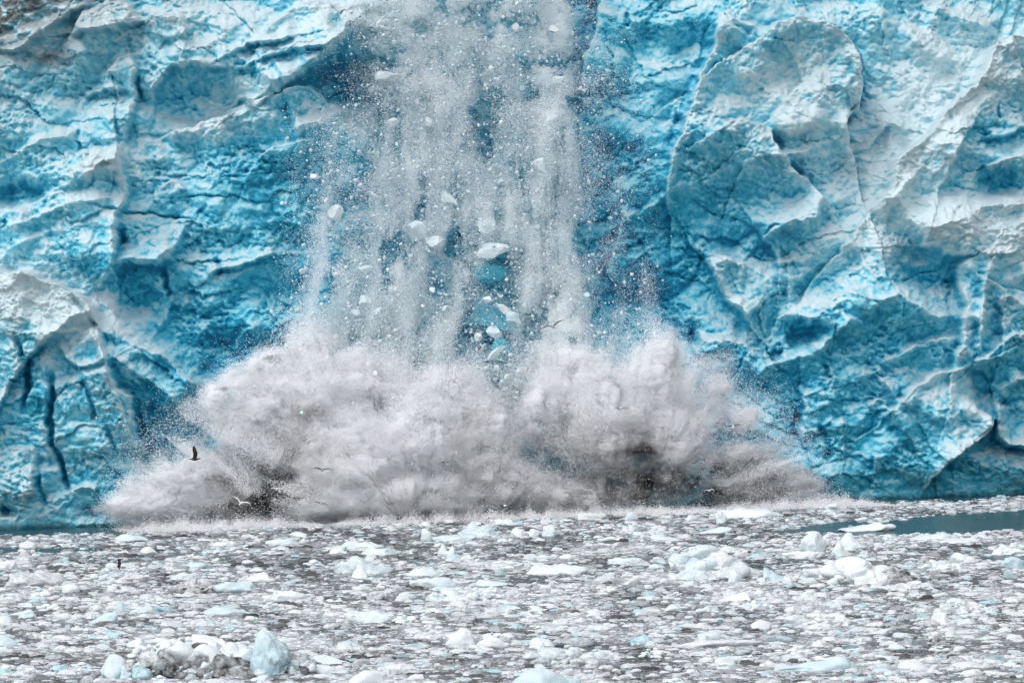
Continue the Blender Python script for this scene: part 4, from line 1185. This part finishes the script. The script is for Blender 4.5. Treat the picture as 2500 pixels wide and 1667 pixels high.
CARVE = [(675,1172,66,74,.99),(625,1125,70,46,.7),(725,1215,56,30,.95),(610,1200,60,60,.55),(690,1090,70,30,.45),(1565,1108,26,26,.8),(1500,1180,80,24,.8),(1640,1185,70,24,.8),(1590,1150,60,24,.7),(1730,1195,70,24,.7),(1690,1130,22,80,.5),(1130,1010,50,26,.5),(1090,1130,36,40,.4),(1300,1080,34,70,.45),(1275,935,26,60,.7),(770,1020,80,26,.45),(1440,1120,60,30,.4),(600,1100,60,40,.3)]


def carve(u, v, y):
    f = np.ones(len(u))
    wu = 26 * fbm2(u / 40, v / 30, 3, 311); wv = 20 * fbm2(u / 40, v / 30, 3, 315)
    for x, z, a, b_, k in CARVE:
        f *= 1 - k * np.exp(-(((u + wu - x) / a) ** 2 + ((v + wv - z) / b_) ** 2)) * sstep(3.0, 5.0, y)
    return f


for li, (cu, cv, ru, rv, yo, yd, ou, ov, rot, fe, th, dirt) in enumerate(LOBES):  # dirt here is silt mixed with painted shade
    area = math.pi * ru * rv * PX * PX
    n = int(area * 37000 * (0.35 + .65 * th))
    d = r.normal(size=(n, 3)); d /= np.linalg.norm(d, axis=1)[:, None]
    rad = (0.30 + 0.70 * r.random(n) ** .50) * 1.36
    d *= rad[:, None]
    a, b_ = d[:, 0] * ru, d[:, 1] * rv
    u = cu + a * math.cos(rot) + b_ * math.sin(rot) * -1; v = cv + a * math.sin(rot) * (1 if rot else 0) + b_ * math.cos(rot)
    if rot: u = cu + a * math.cos(rot) - b_ * math.sin(rot); v = cv - a * math.sin(-rot) + b_ * math.cos(rot)
    y = yo + d[:, 2] * yd
    # jets: noise drawn out along the way from the impact; billows on top
    def field(u, v, y, rad):
        ang = np.arctan2(v - ov, u - ou); rho = np.hypot(u - ou, v - ov)
        jets = fbm3(ang * 5.5, rho / 200, y / 2.6, 3, li % 4, .55)
        bill = fbm3(u / 85 + .6 * jets, v / 75, y / 2.6, 3, li % 3 + 4, .5, 2)
        return rad + (0.30 * fe + .06) * jets * 1.5 * (0.4 + .6 * rad) - 0.40 * bill
    rr = field(u, v, y, rad)
    dens = np.clip((1.04 - rr) / (0.62 + .2 * fe), 0, 1) ** 1.5 * min(1.0, th) * carve(u, v, y)
    k = r.random(n) < dens * (1 + .5 * fbm3(u / 13, v / 13, y / .5, 2, 9))
    u, v, y, rad, rr, d = u[k], v[k], y[k], rad[k], rr[k], d[k]
    # local outward direction of the cloud's surface
    e = 5.0

    def radf(u, v, y):
        a_ = (u - cu) * math.cos(rot) + (v - cv) * math.sin(rot); c_ = -(u - cu) * math.sin(rot) + (v - cv) * math.cos(rot)
        return np.sqrt((a_ / ru) ** 2 + (c_ / rv) ** 2 + ((y - yo) / yd) ** 2)
    g0 = field(u, v, y, radf(u, v, y))
    gu = (field(u + e, v, y, radf(u + e, v, y)) - g0) / (e * PX); gv = (field(u, v + e, y, radf(u, v + e, y)) - g0) / (e * PX)
    gy = (field(u, v, y + .18, radf(u, v, y + .18)) - g0) / .18
    G = gu[:, None] * E + gv[:, None] * np.array([0, 0, -1.0]) + gy[:, None] * NH
    G /= np.linalg.norm(G, axis=1)[:, None] + 1e-6
    mud_shade = blobs([(640,1190,110,100,.55),(700,1095,120,40,.28),(760,1015,70,34,.30),(560,1090,70,30,.25),(1560,1120,150,70,.30),(1570,1105,40,36,.6),(1500,1190,110,34,.42),(1680,1180,110,40,.42),(1830,1175,150,44,.28),(1330,1110,60,70,.14),(1130,1020,60,40,.22),(1180,1190,110,50,.14),(1280,1230,160,30,.10)], u + 40 * fbm2(u / 60, v / 50, 2, 331), v + 30 * fbm2(u / 60, v / 50, 2, 335)) * np.clip(.9 + 2.0 * fbm2(u / 46, v / 34, 4, 301, .6), 0, 2)  # brown silt plus shade of gaps and lobe undersides, painted into the flakes
    dd = np.clip(dirt * (1.0 + 1.6 * fbm2(u / 50, v / 36, 3, 301)) + .75 * mud_shade, 0, .95)
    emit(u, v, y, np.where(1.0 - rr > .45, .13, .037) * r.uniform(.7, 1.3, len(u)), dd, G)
for si, (u0, v0, u1, v1, w) in enumerate(SPIKES):
    L0 = math.hypot(u1 - u0, v1 - v0); a0 = math.atan2(v1 - v0, u1 - u0)
    for j in range(5):
        an = a0 + r.normal(0, .07); L = L0 * r.uniform(.78, 1.03) * (1 - 1.2 * abs(an - a0)); w1 = w * r.uniform(.35, .8)
        n = int(L * w1 * 1.3)
        t = .45 + .6 * r.random(n); ww = w1 * np.clip(1.25 - 1.0 * t, .12, 1) * 1.6 * (1 + .5 * perlin2(t * 9, np.full(n, si * 3.3 + j), 5))
        q = r.normal(0, .8, n)
        dx, dy = math.cos(an), math.sin(an)
        u = u0 + dx * L * t - dy * q * ww; v = v0 + dy * L * t + dx * q * ww
        y = 6 + r.normal(0, 1.0) + r.normal(0, .6, n) + (2.5 if 950 < u0 < 1000 else 0)
        k = r.random(n) < np.clip((1.06 - t) * 2.0, 0, 1)
        emit(u[k], v[k], y[k], .045 * r.uniform(.7, 1.3, k.sum()), np.zeros(k.sum()))
# thin mist round it all, and small collars where jets meet the sea
n = 170000
u = r.uniform(200, 2080, n); v = r.uniform(760, 1300, n)
top = np.interp(u, [200,300,450,600,760,900,1100,1300,1420,1600,1750,1900,2050,2100], [1230,1120,1000,880,820,860,880,860,850,790,900,990,1150,1220])
k = r.random(n) < sstep(2080, 1960, u) * sstep(200, 330, u) * np.exp(-np.clip(top - v, 0, 999) / 34.0) * .8 * np.clip((v - 700) / 100, 0, 1)
emit(u[k], v[k], 6 + r.normal(0, 2.2, k.sum()),   .055 * r.uniform(.6, 1.3, k.sum()), np.zeros(k.sum()))
# foam and spray skirt where the cloud meets the sea
n = 420000
u = r.uniform(215, 2060, n); off = r.uniform(4.5, 13.5, n); off = np.where(r.random(n) < .35, r.uniform(10, 15, n), off)
puff = np.clip(.45 + 1.3 * fbm2(u / 38, off / 1.6, 3, 341), .02, 1.6) * sstep(205, 300, u) * sstep(2070, 1960, u) * (1 - .7 * np.exp(-((u - 690) / 70) ** 2)) * (1 - .55 * np.exp(-((u - 1600) / 120) ** 2))
k = r.random(n) < puff * np.clip(1 - (off - 9) / 7.5, .12, 1)
u, off, puff = u[k], off[k], puff[k]
q = upright_pt(u, vfoot(u), 0.0); q[:, 2] = 0
q = q + NH * off[:, None]; q[:, 2] = .03 + np.abs(r.normal(0, 1, len(u))) * .55 * puff
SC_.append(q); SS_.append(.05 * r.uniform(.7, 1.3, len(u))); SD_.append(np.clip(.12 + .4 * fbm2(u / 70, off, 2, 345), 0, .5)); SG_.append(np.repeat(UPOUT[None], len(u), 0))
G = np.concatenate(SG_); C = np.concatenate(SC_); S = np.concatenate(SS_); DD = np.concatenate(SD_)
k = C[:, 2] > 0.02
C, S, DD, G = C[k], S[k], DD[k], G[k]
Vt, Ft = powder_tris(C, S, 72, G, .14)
tag(link('splash_spray', make_mesh('splash_spray', Vt, Ft, {'dirt': np.repeat(DD, 3)}, False, M_SPRAY)),  # this dirt mask holds silt and painted-in shade together
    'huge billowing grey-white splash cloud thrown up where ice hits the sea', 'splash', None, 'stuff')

# ------------------------------------------------------------------ gulls
M_BIRD, nt = new_mat('feathers')
c = mixc(nt, attr(nt, 'dark'), (0.80, 0.79, 0.76), (0.055, 0.05, 0.05))
c = mixc(nt, attr(nt, 'brown'), c, (0.045, 0.030, 0.021))
finish(nt, c, 0.7, 0.2)
M_BEAK, nt = new_mat('beak')
finish(nt, (0.25, 0.16, 0.03), 0.5, 0.3)


def bird_mesh(name, left, right, dark_wing=1.0, brown=0.0, pale=0.0):
    """body along +X (head at +X), wings out to +Y (left) and -Y (right); each wing: flap angle at shoulder, at wrist, sweep"""
    V, F, D, B = [], [], [], []
    # body rings from beak base to tail
    st = [(.27,.010,.010,.035), (.245,.028,.026,.033), (.215,.034,.032,.028), (.175,.031,.030,.018), (.12,.050,.048,.004), (.04,.066,.062,-.004), (-.05,.062,.055,0), (-.13,.043,.034,.006), (-.19,.034,.018,.010), (-.25,.052,.008,.012), (-.31,.060,.004,.013)]
    n = 12
    for x, w, h, z in st:
        for i in range(n):
            a = 2 * math.pi * i / n
            V.append((x, w * math.cos(a), z + h * math.sin(a))); D.append(0.0); B.append(brown)
    for k in range(len(st) - 1):
        for i in range(n):
            a = k * n + i; b = k * n + (i + 1) % n
            F += [(a, b, b + n), (a, b + n, a + n)]
    for k, e in ((0, .283), (len(st) - 1, -.315)):
        c0 = len(V); V.append((e, 0, st[k][3])); D.append(0); B.append(brown)
        for i in range(n): F.append((c0, k * n + (i + 1) % n, k * n + i) if k == 0 else (c0, k * n + i, k * n + (i + 1) % n))
    # wings, welded to the body at the shoulder: stations along the span
    for sgn, (a1, a2, sw) in ((1, left), (-1, right)):
        p = np.array([.05, sgn * .035, .030]); N = 9; seg = .66 / N; base = len(V)
        ch = [.175, .172, .165, .160, .152, .138, .115, .085, .052, .014]
        for k in range(N + 1):
            t = k / N; c_ = ch[k]; th = .036 * (1 - t) + .008
            ang = a1 + (a2 - a1) * min(1, max(0, (t - .25) / .35))
            lead = .085 + .05 * math.sin(min(t, .45) / .45 * math.pi / 2) - sw * max(0, t - .42) * .62
            for (fx, fz) in ((0, 0), (.25, 1), (.6, .7), (1, 0), (.6, -.25), (.25, -.45)):
                V.append((p[0] + lead - .05 - fx * c_, p[1] - sgn * 0 + 0, p[2] + fz * th))
                D.append(dark_wing * (1.0 if t > .05 else .5) if not pale else max(0, (t - .8) * 5) * pale); B.append(brown)
            p = p + np.array([0, sgn * seg * math.cos(ang), seg * math.sin(ang)])
        for k in range(N):
            for i in range(6):
                a = base + k * 6 + i; b = base + k * 6 + (i + 1) % 6
                F += [(a, b, b + 6), (a, b + 6, a + 6)] if sgn < 0 else [(a, b + 6, b), (a, a + 6, b + 6)]
        tip = base + N * 6
        for i in range(1, 5): F.append((tip, tip + i, tip + i + 1))
    return make_mesh(name, np.array(V), np.array(F), {'dark': np.array(D), 'brown': np.array(B)}, True, M_BIRD)


def beak_mesh():
    V = [(.278, .010, .034), (.278, -.010, .034), (.278, 0, .022), (.278, 0, .043), (.335, 0, .022)]
    F = [(0, 3, 4), (3, 1, 4), (1, 2, 4), (2, 0, 4)]
    return make_mesh('beak', np.array(V), np.array(F), None, False, M_BEAK)


G_ = 'seabirds flying before the glacier'
BIRDS = [  # u, v, span px, dist out from the cliff m, heading deg (0 = to the right, 90 = away), bank, left wing, right wing, dark, brown, pale, label
 (475,1121,52,8,-6,0,(1.35,1.15,.5),(1.05,1.25,.4),1,1,0,'dark brown seabird with wings raised high, flying right before the splash'),
 (588,1228,46,60,72,14,(.70,.35,.3),(.35,.05,.4),0,0,.5,'white gull with wings in a shallow V before the grey gap in the splash'),
 (786,1148,48,80,-80,-8,(.35,-.15,.3),(.30,-.35,.3),1,.25,0,'dark gull with arched wings before the bright middle of the splash'),
 (235,1020,30,95,95,4,(.55,-.25,.3),(.55,-.35,.3),1,0,0,'small dark-winged gull before the fissured blue cliff at the left'),
 (676,1193,28,85,90,0,(.08,.0,.2),(.08,.0,.2),0,0,.4,'small white gull gliding level before the dark gap in the splash'),
 (783,1230,32,80,70,12,(.25,-.05,.3),(.25,-.2,.3),1,.2,0,'small dark gull just above the sea, below the arched dark gull'),
 (1350,798,58,150,-108,16,(.42,.10,.3),(.30,-.22,.3),.72,0,0,'white-bodied gull with long dark wings before the falling ice'),
 (1088,1131,28,95,-85,6,(.55,-.25,.3),(.5,-.45,.3),1,.1,0,'small dark gull with arched wings at the middle of the splash'),
 (1515,1001,32,100,-92,0,(.6,-.2,.3),(.6,-.25,.3),1,0,0,'small gull with dark wings high before the right lobe of the splash'),
 (1790,1041,42,70,80,-6,(.1,-.5,.3),(.25,-.3,.3),1,0,0,'white-backed gull with drooping dark wings right of the splash'),
 (1733,1197,26,40,65,-16,(.35,.0,.3),(.1,-1.1,.3),0,0,.5,'small white gull banking low before the dark right foot of the splash'),
 (290,1366,44,30,12,8,(-1.1,-1.3,.4),(-1.2,-1.4,.4),1,1,0,'dark brown bird with a wing pointing straight down, low over the brash at the left'),
 (451,1362,20,10,-80,0,(.25,-.6,.3),(.25,-.6,.3),1,1,0,'tiny dark bird low over the brash, above the pale wedge floe'),
]
for i, (u, v, sp, off, hd, bank, lw, rw, dk, br, pa, lab) in enumerate(BIRDS):
    d = ray(float(u), float(v))
    if v > 1300: p = CAMP + d * ((water_pt(float(u), float(v))[1] - 25.0) / d[1])
    else: p = face_pt(float(u), float(v), 24.0 + .05 * off)
    m = np.linalg.norm(p - CAMP) / FPX
    bird = link('seabird', bird_mesh('seabird', lw, rw, dk, br, pa))
    s = 1.12 * sp * m / 1.30 if abs(hd) > 40 else (32 if i == 0 else 24) * m / .60
    bird.location = p; bird.scale = (s,) * 3
    bird.rotation_euler = (math.radians(bank), -0.30 if abs(hd) > 40 else 0, math.radians(hd))
    tag(bird, lab, 'seabird', G_)
    bk = link('beak', beak_mesh(), bird)


# ------------------------------------------------------------------ light
SUN_EL, SUN_AZ = math.radians(52), math.radians(-40)     # azimuth from behind the camera, to its left
sdir = Vector((math.sin(SUN_AZ) * math.cos(SUN_EL), -math.cos(SUN_AZ) * math.cos(SUN_EL), math.sin(SUN_EL)))
sd = bpy.data.lights.new('sun', 'SUN'); sd.energy = 1.0; sd.angle = math.radians(35); sd.color = (1.0, 0.985, 0.97)
so = bpy.data.objects.new('sun', sd); COL.objects.link(so)
so.rotation_euler = (-sdir).to_track_quat('-Z', 'Y').to_euler()
so.location = (-60, 100, 120)
wd = bpy.data.worlds.new('World'); SC.world = wd; wd.use_nodes = True
nt = wd.node_tree; nt.nodes.clear()
sky = nd(nt, 'ShaderNodeTexSky', sky_type='NISHITA', sun_disc=False, sun_elevation=SUN_EL, air_density=1.0, dust_density=1.0, ozone_density=1.0)
sky.sun_rotation = math.atan2(sdir.x, sdir.y)
hs = nd(nt, 'ShaderNodeHueSaturation', i_Saturation=0.22)
bg = nd(nt, 'ShaderNodeBackground', i_Strength=0.15)
wo = nd(nt, 'ShaderNodeOutputWorld')
nt.links.new(sky.outputs[0], hs.inputs['Color']); nt.links.new(hs.outputs[0], bg.inputs[0]); nt.links.new(bg.outputs[0], wo.inputs[0])

SC.view_settings.view_transform = 'Standard'
SC.view_settings.look = 'None'
SC.view_settings.exposure = 0.5
SC.view_settings.gamma = 1.0
SC.cycles.max_bounces = 24
SC.cycles.diffuse_bounces = 22
SC.cycles.glossy_bounces = 2
SC.cycles.transmission_bounces = 2
SC.cycles.use_denoising = True
SC.cycles.denoiser = 'OPENIMAGEDENOISE'
SC.cycles.denoising_input_passes = 'RGB_ALBEDO'
SC.cycles.denoising_prefilter = 'FAST'
SC.cycles.use_fast_gi = False
SC.cycles.caustics_reflective = False
SC.cycles.caustics_refractive = False
